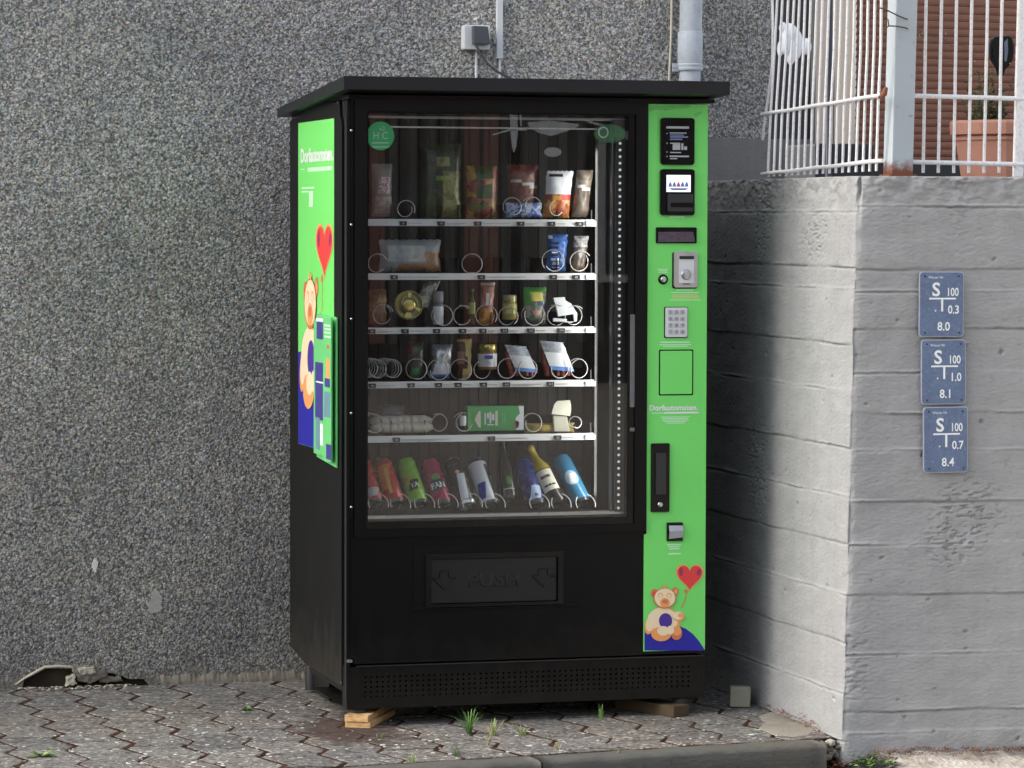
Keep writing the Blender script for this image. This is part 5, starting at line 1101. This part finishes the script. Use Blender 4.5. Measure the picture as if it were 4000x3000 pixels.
T, f = can(2276, 1985, 'blue drink bottle with pale round label at the right end of the lowest row', ([cm('dark_foot', (.02, .025, .035), .2), cm('sky_blue', (.04, .2, .36), .2)], [0, 0, 0, 1, 1, 1, 1, 1, 1]), None, L_=.175, r=.030, cat='drink bottle', name='drink_bottle', lx=-.25, y=.13); band(T, f, -.022, .022, .06, .112, cm('paleblue', (.35, .55, .68)), shape='o'); band(T, f, -.008, .012, .066, .1, WHP, shape='s', d=.0005)
for px in (1476, 1562, 1656, 1748, 1843, 1932, 2105, 2190, 2285):
    x, z = P(px, 1962, .112); m = MB(); R_ = .031
    m.tube([(x + R_*cos(a), .105+.02*sin(a), z-.004 + R_*sin(a)*.95) for a in [rad(205-12*i) for i in range(20)]], .0018, 5); m.build('can_stop', WIRE, VM)

# ------------------------------------------------------------------ FENCE on the retaining wall
FENCE = thing('steel_fence', 'white painted steel bar fence standing on the concrete wall', 'fence', (1.56, -.5, ZT))
m = MB(); pa, pb = P(3452, 690, -.5), P(3562, 690, -.5); pt = P(3479, 0, -.5); dx = (pt[0]-pa[0])/(pt[1]-pa[1])
def sl(x, z): return x + dx*(z-ZT)*.62
zz = 2.45
# square post turned a little so that two faces show
cx, cy, s, a = (pa[0]+pb[0])/2, -.5, .031, rad(3)
cr = [(cx+s*(ux*cos(a)-uy*sin(a))*1.12, cy+s*(ux*sin(a)+uy*cos(a))) for ux, uy in ((-1, -1), (1, -1), (1, 1), (-1, 1))]
m.add([(sl(x, ZT), y, ZT-.01) for x, y in cr] + [(sl(x, zz), y, zz) for x, y in cr], [(0, 1, 5, 4), (1, 2, 6, 5), (2, 3, 7, 6), (3, 0, 4, 7), (4, 5, 6, 7)]); m.build('post', POSTM, FENCE, bevel=.004)
m = MB(); m.box(cx-.043, cx+.045, cy-.04, cy+.04, ZT-.012, ZT+.006); m.build('foot_plate', RUST, FENCE)
fy = -.47
# right-hand panel
btm = [3547, 3606, 3665, 3725, 3784, 3843, 3902]; tpx = [3559, 3618, 3679, 3737, 3797, 3857, 3915]
for i in range(13):
    b = btm[i] if i < 7 else 3902+59.3*(i-6)+ (62 if 0 else 0); t = tpx[i] if i < 7 else 3915+59.5*(i-6)
    if i == 7: continue
    p0 = P(b, 678, fy); p1 = P(t, 0, fy); k_ = (2.4-p0[1])/(p1[1]-p0[1]); m = MB(); q = (p0[0]+(p1[0]-p0[0])*k_, 2.4)
    m.tube([(p0[0], fy, p0[1]+.002), ((p0[0]+q[0])/2+random.uniform(-.001, .001), fy, (p0[1]+q[1])/2), (q[0], fy, q[1])], .0052, 8); m.build('bar', FENCEW, FENCE)
p0, p1 = P(3973, 690, fy), P(3992, 0, fy); m = MB(); k_ = (2.4-p0[1])/(p1[1]-p0[1]); qx = p0[0]+(p1[0]-p0[0])*k_
m.add([(p0[0]-.011, fy-.012, p0[1]), (p0[0]+.016, fy-.012, p0[1]), (p0[0]+.016, fy+.012, p0[1]), (p0[0]-.011, fy+.012, p0[1]), (qx-.011, fy-.012, 2.4), (qx+.016, fy-.012, 2.4), (qx+.016, fy+.012, 2.4), (qx-.011, fy+.012, 2.4)], [(0, 1, 5, 4), (1, 2, 6, 5), (2, 3, 7, 6), (3, 0, 4, 7), (4, 5, 6, 7)]); m.build('post', FENCEW, FENCE, bevel=.002)
for ya_, yb_ in ((373, 387), (632, 644)):
    a, b = P(3536, ya_, fy-.009), P(4000, yb_, fy-.009); m = MB(); m.tube([(a[0], fy-.009, a[1]), (b[0]+.4, fy-.009, b[1]-.004)], .0068, 10); m.build('rail', FENCEW, FENCE)
# left-hand panel runs back to the house corner
AN = rad(8); fn = (cos(AN), -sin(AN), 0); fd0 = Vector(fn).dot(Vector((1.497, -.5, 0)))
def PL(px, py, o=0): return on_plane(px, py, fn, fd0+o)
bl = [3001, 3024, 3047, 3072, 3094, 3118, 3143, 3168, 3192, 3216, 3241, 3266, 3292, 3317, 3345, 3372, 3398, 3424]
rl = [3013, 3034, 3057, 3080, 3103, 3126, 3150, 3174, 3199, 3223, 3247, 3272, 3298, 3325, 3353, 3379, 3406, 3431]
tl_ = [3036, 3056, 3079, 3102, 3123, 3145, 3167, 3190, 3213, 3238, 3262, 3286, 3312, 3338, 3365, 3391, 3418, 3443]
for i in range(18):
    yb_ = 690 - (i/17)*22; b = PL(bl[i], 636); bot = PL(bl[i]-1, yb_); r1 = PL(rl[i], 400); t = PL(tl_[i], 0); e_ = t + (t-r1)*.35
    w_ = [bot, b, r1, PL((rl[i]+tl_[i])/2+2+random.uniform(-1.5, 1.5), 200), t, e_]; m = MB(); m.tube(w_, .0046, 8); m.build('bar', FENCEW, FENCE)
m = MB(); m.tube([PL(2979, 546), PL(2988, 458)], .0046, 8); m.tube([PL(2992, 440), PL(3006, 340), PL(3017, 250), PL(3019, 120), PL(3017, 0), PL(3016, -90)], .0046, 8); m.build('bent_bar', FENCEW, FENCE)
for (a, b) in (((2974, 447), (3452, 370)), ((2976, 680), (3446, 626))):
    m = MB(); p = PL(*a, -.008); q = PL(*b, -.008); n_ = 8
    m.tube([p.lerp(q, i/n_) + Vector((0, 0, .0012*sin(i*2.1))) for i in range(n_+1)], .0062, 10); m.build('rail', FENCEW, FENCE)
m = MB(); p = PL(3447, 365, -.012); m.tube([p+Vector((-.008, 0, -.014)), p+Vector((.006, 0, 0)), p+Vector((.012, 0, .018))], [.008, .010, .006], 8); m.build('rusty_weld', RUST, FENCE)
# dark wires clipped round the post
m = MB(); fw = -.545
def Q(px, py, y=fw): a = P(px, py, y); return (a[0], y, a[1])
m.tube([Q(3434, 31), Q(3450, 33), Q(3475, 45), Q(3505, 60), Q(3536, 73), Q(3560, 78, -.5)], .0021, 6); m.tube([Q(3450, 112), Q(3458, 110), Q(3472, 101), Q(3500, 102), Q(3536, 108), Q(3565, 120, -.5)], .0021, 6); m.tube([Q(3472, 101), Q(3470, 88), Q(3469, 74)], .002, 6)
tag(m.build('wire_loop', TWIG), 'dark wire twisted round the steel fence post', 'wire')

# ------------------------------------------------------------------ terrace behind the fence
YT = 3.2
TW = thing('terrace_wall', 'cream and dark wall strips behind the left fence panel', 'wall', (2.6, YT, ZT))
def tbox(name, px0, px1, z0, z1, y, th, mat, par):
    m = MB(); a, b = P(px0, 300, y)[0], P(px1, 300, y)[0]; m.box(a, b, y, y+th, z0, z1); return m.build(name, mat, par)
tbox('dark_window', 2960, 3183, ZT-.1, 3.6, YT, .05, DARKWALL, TW)
tbox('window_frame', 3176, 3186, ZT-.1, 3.6, YT-.03, .03, GREYW, TW); tbox('cream_panel', 3186, 3336, P(3250, 560, YT)[1], 3.6, YT-.02, .06, CREAMW, TW)
tbox('panel_groove', 3256, 3260, P(3250, 560, YT)[1], 3.6, YT-.022, .004, GREYW, TW)
tbox('grey_base', 2960, 3186, ZT-.1, P(3100, 545, YT)[1], YT-.06, .05, GREYW, TW)
m = MB(); q0 = P(3183, 560, 2.6); q1 = P(3415, 560, 2.6); m.box(q0[0], q1[0], 2.6, 2.95, ZT-.1, q0[1]); tag(m.build('planter_box', pm('black_planter', (.016, .016, .022), .5, 0, .2), bevel=.01), 'long black planter box behind the left fence panel', 'planter')
m = MB(); a, b = P(3238, 0, 2.2), P(3236, 690, 2.2); m.tube([(b[0], 2.2, ZT-.03), (a[0]+.004, 2.2, 2.9)], .012, 10); tag(m.build('garden_pole', pm('pole_dark', (.05, .05, .07), .4)), 'thin dark upright pole in front of the cream wall', 'pole')
RS = thing('roller_shutter', 'closed brown roller shutter of ribbed slats behind the fence', 'shutter', (3.2, YT, ZT))
ra = rad(7.5); sx0 = P(3340, 300, YT)[0]; pit = (P(3700, 0, YT)[1]-P(3700, 29.6, YT)[1])
prof_ = [(0, 0), (-.006, .12), (-.0095, .4), (-.0095, .72), (-.005, .93), (.002, .985), (.002, 1.0)]
ns = 46
sm_ = MB(); Ls = 1.35
for yy, zz_ in prof_:
    for xx in (0, Ls): sm_.v.append((xx, yy, zz_*pit))
for i in range(len(prof_)-1): sm_.face((2*i, 2*i+1, 2*i+3, 2*i+2), 0, False)
sme = bpy.data.meshes.new('slat'); sme.from_pydata(sm_.v, [], sm_.f); sme.update(); sme.materials.append(SHUT)
for i in range(ns):
    o = bpy.data.objects.new('slat', sme); COL.objects.link(o); o.parent = RS; o.matrix_parent_inverse = Matrix.Translation(RS.location).inverted()
    o.location = (sx0, YT, P(3400, 640, YT)[1] + i*pit); o.rotation_euler = (random.uniform(-.02, .02), 0, ra)
tbox('bottom_sill', 3340, 4300, ZT-.1, P(3400, 628, YT)[1], YT-.02, .05, pm('sill_dark', (.03, .028, .03), .6), RS)
# white cloth bundle hanging behind the left fence
m = MB(); yc_ = .98
for bi, (bx_0, by_0, rx_0, rz_0) in enumerate(((3060, 112, 16, 26), (3086, 124, 34, 36), (3108, 150, 30, 44), (3068, 165, 26, 52), (3092, 195, 24, 62), (3118, 182, 22, 52), (3150, 182, 22, 34), (3050, 190, 13, 34))):
    c0 = P(bx_0, by_0, yc_); ra_, rb_ = rx_0/1240, rz_0/1240; b0 = len(m.v); nu, nv = 22, 16
    for j_ in range(nv+1):
        ph = pi*j_/nv
        for i_ in range(nu):
            u = 2*pi*i_/nu; k_ = 1+.16*sin(u*5+bi)*sin(ph)+.18*noise.noise(Vector((cos(u)*2.2, sin(u)*2.2+bi*7, ph*1.6)))
            m.v.append((c0[0]+ra_*k_*sin(ph)*cos(u), yc_+(bi % 3)*.006+ra_*k_*.8*sin(ph)*sin(u), c0[1]+rb_*cos(ph)*(1+.12*noise.noise(Vector((u*2, bi*3, 0))))))
    for j_ in range(nv):
        for i_ in range(nu): m.face((b0+j_*nu+i_, b0+(j_+1)*nu+i_, b0+(j_+1)*nu+(i_+1) % nu, b0+j_*nu+(i_+1) % nu), 0, True)
tag(m.build('cloth_bundle', CLOTH), 'bright white bunched cloth hanging behind the left fence panel', 'cloth')
# terracotta pot with plant and black torch
yp = .25; pc = P(3905, 600, yp); ptop_ = P(3905, 473, yp)[1]; T = thing('flower_pot', 'large terracotta pot with stepped rim behind the right fence panel', 'flower pot', (pc[0]+.03, yp, ZT-.03))
R0 = pc[0]+.03 - P(3736, 500, yp)[0]; hp_ = ptop_-(ZT-.03); m = MB()
m.lathe([(R0*.8, 0), (R0*.86, hp_*.25), (R0*.93, hp_*.62), (R0*.95, hp_*.70), (R0*.985, hp_*.72), (R0*.985, hp_*.765), (R0*.95, hp_*.775), (R0*.95, hp_*.79), (R0*1.045, hp_*.80), (R0*1.06, hp_*.96), (R0*1.03, hp_), (R0*.96, hp_), (R0*.94, hp_*.93), (.01, hp_*.92)], (pc[0]+.03, yp, ZT-.03), (0, 0, 1), 14, None, False); m.build('pot', TERRA, T)
m = MB(); m.lathe([(R0*.93, hp_*.9), (R0*.5, hp_*.95), (.01, hp_*.96)], (pc[0]+.03, yp, ZT-.03), (0, 0, 1), 14); m.build('soil', MORTARD, T)
def leaf(m, p, d, ln, wd, mi=0, up=Vector((0, 0, 1))):
    d = d.normalized(); s = d.cross(up); s = (s.normalized() if s.length > .01 else Vector((1, 0, 0)))*wd; n_ = s.cross(d).normalized()*wd*.5
    m.add([p, p+d*ln*.4+s, p+d*ln, p+d*ln*.4-s, p+d*ln*.45-n_], [(0, 1, 4), (1, 2, 4), (2, 3, 4), (3, 0, 4)], mi)
pl = thing('pot_shrub', 'loose olive green shrub growing in the terracotta pot', 'shrub', (pc[0]-.03, yp, ptop_-.02)); rs = random.Random(5)
mt_, ml_ = MB(), MB()
for i in range(26):
    base = Vector((pc[0]-.045+rs.uniform(-.04, .05), yp+rs.uniform(-.03, .05), ptop_-.03)); hgt = rs.uniform(.05, .17) if i > 3 else .2; tip = base+Vector((rs.uniform(-.06, .05), rs.uniform(-.03, .03), hgt)); mid = base.lerp(tip, .5)+Vector((rs.uniform(-.012, .012), 0, .01))
    mt_.tube([base, mid, tip], [.0016, .0012, .0008], 4)
    for k in range(11):
        t = .15+.85*k/11; p = base.lerp(tip, t)+Vector((rs.uniform(-.004, .004),)*3); leaf(ml_, p, Vector((rs.uniform(-1, 1), rs.uniform(-1, 1), rs.uniform(-.2, .9))), rs.uniform(.016, .032), rs.uniform(.005, .009), rs.randint(0, 1))
mt_.build('stem', TWIG, pl); ml_.build('foliage', [LEAFO, LEAF], pl)
T = thing('garden_torch', 'black spade shaped garden torch on a thin stem above the pot', 'garden torch', (P(3908, 470, .2)[0], .2, ptop_-.03))
q = [P(a, b, .2) for a, b in ((3886, 142), (3874, 152), (3867, 185), (3868, 225), (3878, 245), (3893, 268), (3901, 300), (3915, 300), (3924, 272), (3945, 252), (3955, 225), (3957, 180), (3950, 150), (3935, 140))]
m = MB(); m.prism(q, -.012, .012, FR(.2)); m.build('torch_head', BLACKG, T, bevel=.005)
m = MB(); a = P(3908, 296, .2); b = P(3896, 478, .2); m.tube([(a[0], .2, a[1]), (b[0], .2, b[1]-.01)], .005, 8); m.build('torch_stem', BLACKG, T)
m = MB(); q = [P(a, b, .2) for a, b in ((3917, 165), (3930, 150), (3932, 200), (3926, 240), (3918, 240))]; m.flat(q, .0125, FR(.2)); m.build('torch_glass', cm('smoked', (.12, .14, .2), .15), T)
# bare climbing twig with a few pale petals
m = MB(); yt = -.4
m.tube([Q(3560, 100, yt), Q(3590, 118, yt), Q(3640, 142, yt), Q(3700, 160, yt), Q(3760, 178, yt), Q(3800, 196, yt), Q(3812, 240, yt)], [.0016, .0016, .0014, .0012, .001, .0008, .0006], 5)
for a in (((3590, 118), (3604, 128), (3600, 150)), ((3600, 122), (3585, 140), (3578, 158)), ((3680, 155), (3694, 140), (3700, 132)), ((3740, 172), (3726, 186)), ((3700, 160), (3712, 176), (3740, 188))): m.tube([Q(*p, yt) for p in a], .0009, 4)
TW2 = thing('climbing_twig', 'bare dark twig with pale petals across the shutter', 'twig', Q(3560, 100, yt)); m.build('twig_stem', TWIG, TW2)
m = MB()
for px, py in ((3592, 138), (3573, 153), (3694, 132), (3808, 240), (3946, 249), (3604, 132)):
    c = Vector(Q(px, py, yt-.003))
    for k in range(4): leaf(m, c, Vector((cos(k*1.7), -.3, sin(k*1.7))), .0035, .0018)
m.build('petals', PINK, TW2)

# ------------------------------------------------------------------ things on the house wall
T = thing('wall_socket', 'white weatherproof wall socket with grey plug above the machine', 'socket', (.69, YW, 2.1))
x0, x1, z0, z1 = pxrect(1812, 98, 1914, 194, YW-.04); m = MB(); m.prism(rr(x0, x1, z0, z1, .006), 0, .045, FR(YW)); m.build('socket_box', WHITE, T, bevel=.003)
q = [P(a, b, YW-.06) for a, b in ((1847, 172), (1912, 174), (1902, 104), (1846, 101))]; m = MB(); m.prism(q, 0, .03, FR(YW-.045)); m.build('plug_lid', pm('plug_grey', (.085, .09, .1), .5), T, bevel=.003)
for (a, b, c, d) in ((1853, 192, 1864, 312), (1945, 228, 1957, 312)):
    x, z = P((a+c)/2, b, YW); x2, z2 = P((a+c)/2, d, YW); m = MB(); m.tube([(x, YW-.006, z+.01), (x2, YW-.006, z2-.25)], .0045, 8); m.build('white_cable', WHITE, T)
m = MB(); pts = [(1873, 172), (1876, 192), (1886, 222), (1905, 252), (1930, 278), (1958, 296), (1985, 312), (2010, 330)]
m.tube([(P(a, b, .98+.0*i)[0], 1.03-.02*i, P(a, b, 1.03-.02*i)[1]) for i, (a, b) in enumerate(pts)], .004, 8); m.build('black_cable', RUBBER, T)
m = MB(); a, b = P(1937, 0, YW)[0], P(1961, 0, YW)[0]; zb_ = P(1948, 230, YW)[1]; m.box(a, b, YW-.016, YW, zb_, 6.5); CD = tag(m.build('cable_duct', WHITE, bevel=.002), 'narrow white cable duct running up the wall beside the socket', 'cable duct')
m = MB(); m.box(a-.009, a-.001, YW-.01, YW, P(1948, 172, YW)[1], P(1948, 153, YW)[1]); m.build('duct_clip', PRGREY, CD)
pa_, pb_ = P(2621, 0, YW), P(2612, 310, YW); m = MB(); m.tube([(pa_[0]+.04, YW-.008, 6.0), (pa_[0]+.001, YW-.008, 2.5), (pa_[0], YW-.008, pa_[1]), (pa_[0]-.001, YW-.008, (pa_[1]+pb_[1])/2+.03), (pb_[0]-.001, YW-.008, pb_[1]), (pb_[0]-.006, YW-.008, 1.5)], .0042, 8); tag(m.build('wall_cable', pm('cream_cable', (.66, .6, .48), .5)), 'thin cream cable running down left of the downpipe', 'cable')
DPI = thing('downpipe', 'galvanised metal rain downpipe at the wall right of the roof', 'downpipe', (1.41, 1.03, 1.2)); yd = 1.03
ax_, az_ = P(2700, 0, yd); bx_, bz_ = P(2694, 320, yd)
def dpx(z): return bx_ + (ax_-bx_)*(z-bz_)/(az_-bz_)
zsl = P(2700, 124, yd)[1]; zsb = P(2698, 246, yd)[1]
m = MB(); m.lathe([(.0385, h) for h in (0, .3, 1, 2, 3, 4.2)], (dpx(zsl-.01), yd, zsl-.01), (dpx(3)-dpx(2), 0, 1), 28); m.build('upper_pipe', ZINC, DPI)
m = MB(); m.lathe([(.0415, 0), (.0425, .004), (.0425, zsl-zsb-.004), (.040, zsl-zsb)], (dpx(zsb), yd, zsb), (0, 0, 1), 28); m.build('sleeve', ZINC, DPI)
m = MB(); m.tube([(dpx(z), yd, z) for z in (1.3, 1.7, zsb+.005)], .0365, 28); m.build('lower_pipe', ZINC, DPI)
zk = P(2698, 262, yd)[1]; m = MB(); m.lathe([(.042, -.013), (.0445, -.010), (.0445, -.003), (.0425, 0), (.0445, .003), (.0445, .010), (.042, .013)], (dpx(zk), yd, zk), (0, 0, 1), 28); m.box(dpx(zk)-.062, dpx(zk)-.04, yd-.004, yd+.004, zk-.016, zk+.012); m.box(dpx(zk)+.04, dpx(zk)+.066, yd-.003, yd+.003, zk-.004, zk+.006); m.box(dpx(zk)-.006, dpx(zk)+.006, yd+.03, YW, zk-.006, zk+.006); m.build('pipe_clamp', ZINC, DPI)
for s in (-1, 1):
    m = MB(); m.tube([(dpx(zk)+s*.056, yd-.012, zk), (dpx(zk)+s*.056, yd+.012, zk)], .004, 6); m.build('clamp_screw', STEEL, DPI)

# ------------------------------------------------------------------ timber blocks and stone
def plank(name, label, x0, x1, y0, y1, z0, z1, rot, mat, grp='wooden packers under the machine'):
    m = MB(); m.box(-(x1-x0)/2, (x1-x0)/2, 0, y1-y0, 0, z1-z0); o = m.build(name, mat, None, bevel=.0015, origin=(0, 0, 0)); o.location = ((x0+x1)/2, y0, z0); o.rotation_euler = (0, 0, rot); return tag(o, label, 'wood block', grp)
a = P(1345, 2806, -.03); b = P(1440, 2806, -.03)
plank('wood_block', 'upper pale pine packer under the front left foot', a[0], b[0]-.002, -.032, .26, .0205, .0402, rad(-27), WOOD)
plank('wood_block', 'lower pale pine packer resting on the paving, front left', a[0]+.002, b[0]+.006, -.028, .27, .0015, .0203, rad(-28), WOOD)
c_ = P(2660, 2765, -.03)[0]
plank('wood_block', 'slanting weathered wood packer under the front right foot', c_-.032, c_+.032, -.035, .24, .0015, .0352, rad(24), WOODB)
m = MB(); x0, z0 = P(2853, 2764, .1); x1, z1 = P(2929, 2682, .1); m.box(-(x1-x0)/2, (x1-x0)/2, 0, .06, 0, z1-z0); o = m.build('stone_block', STONEM, None, bevel=.004, origin=(0, 0, 0)); o.location = ((x0+x1)/2, .1, .003); o.rotation_euler = (rad(-3), rad(1.5), rad(-16)); tag(o, 'small sandy stone block standing right of the machine foot', 'stone')

# ------------------------------------------------------------------ weeds, moss and litter
def tuft(name, label, px, py, hgt, n, spread, mats, seed, cat='grass tuft', z=0, wd=.0016):
    x, y = PG(px, py, z); r_ = random.Random(seed); T = thing(name, label, cat, (x, y, z), 'weeds between the paving'); m = MB()
    for i in range(n):
        a = r_.uniform(0, 2*pi); h = hgt*r_.uniform(.35, 1); o = Vector((x+r_.uniform(-.006, .006), y+r_.uniform(-.006, .006), z-.004)); out = Vector((cos(a), sin(a)*.8, 0))*spread*r_.uniform(.2, 1)
        s = Vector((sin(a), -cos(a), 0))*wd*r_.uniform(.7, 1.3); p = [o, o+out*.35+Vector((0, 0, h*.55)), o+out*.75+Vector((0, 0, h*.9)), o+out*1.1+Vector((0, 0, h*(.98 if i % 3 else .75)))]
        b = len(m.v); m.v += [tuple(q) for q in (p[0]-s, p[0]+s, p[1]-s*.9, p[1]+s*.9, p[2]-s*.55, p[2]+s*.55, p[3])]
        mi = r_.randrange(len(mats)); m.face((b, b+1, b+3, b+2), mi); m.face((b+2, b+3, b+5, b+4), mi); m.face((b+4, b+5, b+6), mi)
    m.build('blades', mats, T); return T
tuft('grass_tuft', 'tallest green grass tuft in front of the plinth', 1832, 2866, .092, 40, .065, [GRASSM, LEAF], 1)
tuft('grass_tuft', 'thin pale grass tuft right of the tallest tuft', 1925, 2872, .06, 24, .05, [GRASSM, GRASSY], 2)
tuft('grass_tuft', 'yellowing grass wisp behind the kerb joint', 2040, 2872, .05, 22, .045, [GRASSY, GRASSM], 3)
tuft('weed_sprig', 'single small leafy sprig before the right part of the plinth', 2348, 2808, .055, 9, .008, [LEAF, GRASSM], 4, 'weed', wd=.003)
tuft('grass_tuft', 'low green tuft on the kerb joint left of centre', 1612, 2978, .03, 14, .03, [GRASSM, GRASSY], 5)
tuft('grass_tuft', 'low straw coloured tuft on the kerb joint', 1786, 2952, .035, 14, .03, [GRASSY, GRASSM, LEAFO], 6)
tuft('grass_tuft', 'dry straw wisp beside the pale grass tuft', 1910, 2912, .045, 10, .03, [GRASSY], 7)
tuft('grass_tuft', 'dry straw wisp near the kerb right of the tufts', 2180, 2930, .03, 10, .03, [GRASSY], 8)
tuft('weed_rosette', 'flat bright green rosette between pavers by the machine side', 962, 2776, .018, 30, .04, [GRASSM, LEAF], 9, 'weed', wd=.004)
tuft('weed_rosette', 'flat green weed patch near the left edge of the paving', 165, 2955, .02, 40, .07, [GRASSM, LEAF, GRASSY], 10, 'weed', wd=.0045)
tuft('grass_tuft', 'small mossy green sprout in the kerb joint at right', 2410, 2940, .02, 8, .02, [GRASSY, GRASSM], 11)
tuft('grass_tuft', 'tiny yellow green sprout left of the wood packers', 1482, 2882, .02, 8, .015, [GRASSY, GRASSM], 12)
def herb(name, label, px, py, z, n, s, mats, seed, cat='weed'):
    x, y = PG(px, py, z); r_ = random.Random(seed); T = thing(name, label, cat, (x, y, z)); m = MB()
    for i in range(n):
        p = Vector((x+r_.gauss(0, s), y+r_.gauss(0, s*.7), z+abs(r_.gauss(0, s*.7)))); leaf(m, p, Vector((r_.uniform(-1, 1), r_.uniform(-1, .3), r_.uniform(-.1, .8))), r_.uniform(.010, .02), r_.uniform(.004, .008), r_.randrange(len(mats)))
    m.build('leaves', mats, T)
herb('leafy_weed', 'bright green leafy weed at the foot of the concrete wall', 3385, 2990, gz(1.5, -.67), 46, .018, [GRASSM, GRASSM, LEAF], 21)
herb('leafy_weed', 'dark green leafy weed right of the bright one by the wall', 3468, 2990, gz(1.6, -.67), 26, .013, [LEAF, GRASSM], 22)
herb('dead_leaves', 'curled tan dead leaves below the end of the kerb', 3150, 3025, -.115, 60, .022, [BROWNL, GRASSY, BROWNL], 23, 'leaves')
herb('dead_leaves', 'reddish dead leaves by the wall corner', 3270, 3005, -.085, 40, .016, [REDMOSS, BROWNL], 24, 'leaves')
def clumps(name, spots, rad_, mats, label=None, leafy=False):
    m = MB(); r_ = random.Random(len(spots))
    for (x, y, z) in spots:
        mi = r_.randrange(len(mats))
        if leafy:
            for k in range(7): leaf(m, Vector((x+r_.gauss(0, rad_), y+r_.gauss(0, rad_), z+abs(r_.gauss(0, rad_*.8)))), Vector((r_.uniform(-1, 1), r_.uniform(-1, 1), r_.uniform(-.2, 1))), rad_*r_.uniform(.6, 1.4), rad_*.32, mi)
            continue
        bm = bmesh.new(); s = rad_*r_.uniform(.35, 1.2); bmesh.ops.create_icosphere(bm, subdivisions=1, radius=s)
        for v in bm.verts: v.co = Vector((v.co.x*1.3, v.co.y, v.co.z*.7))*(1+.8*noise.noise(v.co*250+Vector((x*99, y*99, 0))))
        m.add([(v.co.x+x, v.co.y+y, v.co.z*.8+z) for v in bm.verts], [tuple(v.index for v in f.verts) for f in bm.faces], mi); bm.free()
    return tag(m.build(name, mats), label, kind='stuff')
r_ = random.Random(9)
sp_ = []
for i in range(170):
    t = r_.random(); x, y = PG(2965+235*t, 2748+ (2858-2748)*t - 6 + r_.uniform(0, 20), .004); 
    if r_.random() < (.25 + .9*(abs(t-.35) < .12) + .9*(abs(t-.75) < .14)): sp_.append((min(x, 1.362), y, .003+r_.uniform(0, .014)*(1+(abs(t-.75) < .14))))
clumps('red_moss', sp_, .0045, [REDMOSS, BROWNL, REDMOSS, REDMOSS], leafy=True)
sp_ = [(1.42+r_.random()*.75, -.615-r_.random()**2*.05-.09*0, 0) for i in range(330)]
sp_ = [(x, y-(x-1.36)*.096, gz(x, y)+.004) for x, y, z in sp_]
clumps('wall_foot_moss', sp_, .006, [REDMOSS, MORTARD, BROWNL, TWIG], leafy=True)
# little white flakes, grit on pavers
m = MB(); 
for i in range(420):
    if i < 290: px, py = r_.gauss(760, 330), r_.uniform(2740, 2998)
    else: px, py = r_.uniform(1300, 3050), r_.uniform(2850, 2960)
    if not (0 < px < 3150): continue
    x, y = PG(px, py, .003)
    if y < kerb_y(x)+.005 or y > YW-.03: continue
    s = r_.uniform(.001, .0042)*(2 if r_.random() < .12 else 1); a = r_.uniform(0, pi); n = 6
    m.prism([(x+s*(1+.4*r_.random())*cos(2*pi*k/n+a)*r_.uniform(.8, 1.5), -(y+s*(1+.8*r_.random())*sin(2*pi*k/n+a))) for k in range(n)], .0, .0011, lambda u, v, d: (u, -v, .0012+d), 0 if r_.random() < .5 else 1)
tag(m.build('pale_grit', [pm('flake_white', (.75, .74, .7), .8), pm('flake_tan', (.4, .36, .28), .8)]), kind='stuff')
# loose rubbly fragments along the wall foot, left
sp_ = [(*PG(60+i*3.1+r_.uniform(-8, 8), 2672-i*.05+r_.uniform(-2, 10), .004), .004) for i in range(150)]
clumps('wall_foot_rubble', [(x+r_.uniform(-.01, .01), min(y, 1.09)-r_.random()**2*.09, z) for x, y, z in sp_], .0052, [MORTAR, MORTARD, MORTARD, MORTAR])
# ------------------------------------------------------------------ house across the street (seen only as a reflection in the glass)
OH = thing('street_house', 'brown clad house across the street mirrored in the machine glass', 'house', (0, -24, 0))
m = MB(); m.box(-9, 11, -34, -24, -.2, 4.6); m.build('wall', pm('brown_render', (.07, .045, .035), .85, 0, .2, 1.5), OH)
m = MB(); m.add([(-9.6, -23.4, 4.5), (11.6, -23.4, 4.5), (11.6, -29, 7), (-9.6, -29, 7), (-9.6, -34.6, 4.5), (11.6, -34.6, 4.5)], [(0, 1, 2, 3), (3, 2, 5, 4), (0, 3, 4), (1, 5, 2), (0, 4, 5, 1)]); m.build('roof', pm('roof_tile_brown', (.1, .05, .035), .8), OH)
for i in range(5):
    for j in range(1):
        x = -7.5+i*3.9; z = 1.0+j*2.8; m = MB(); m.box(x-.08, x+1.28, -24.0, -23.95, z-.08, z+1.48); wf = m.build('window_frame', WHITE, OH); m = MB(); m.box(x, x+1.2, -23.95, -23.93, z, z+1.4); m.build('window_glass', DARKWALL, wf)
for i in range(26):                                     # upright cladding boards and two brick red bays
    x = 4.6+i*.2; red = 5.35 < x < 5.75 or 6.55 < x < 6.95; m = MB(); m.box(x, x+(.16 if red else .09), -23.999, -23.96, .3, 4.4)
    m.build('cladding_board', pm('brick_red_board' if red else 'grey_board', (.34, .15, .11) if red else (.15, .14, .13), .8, 0, .2, 3), OH)
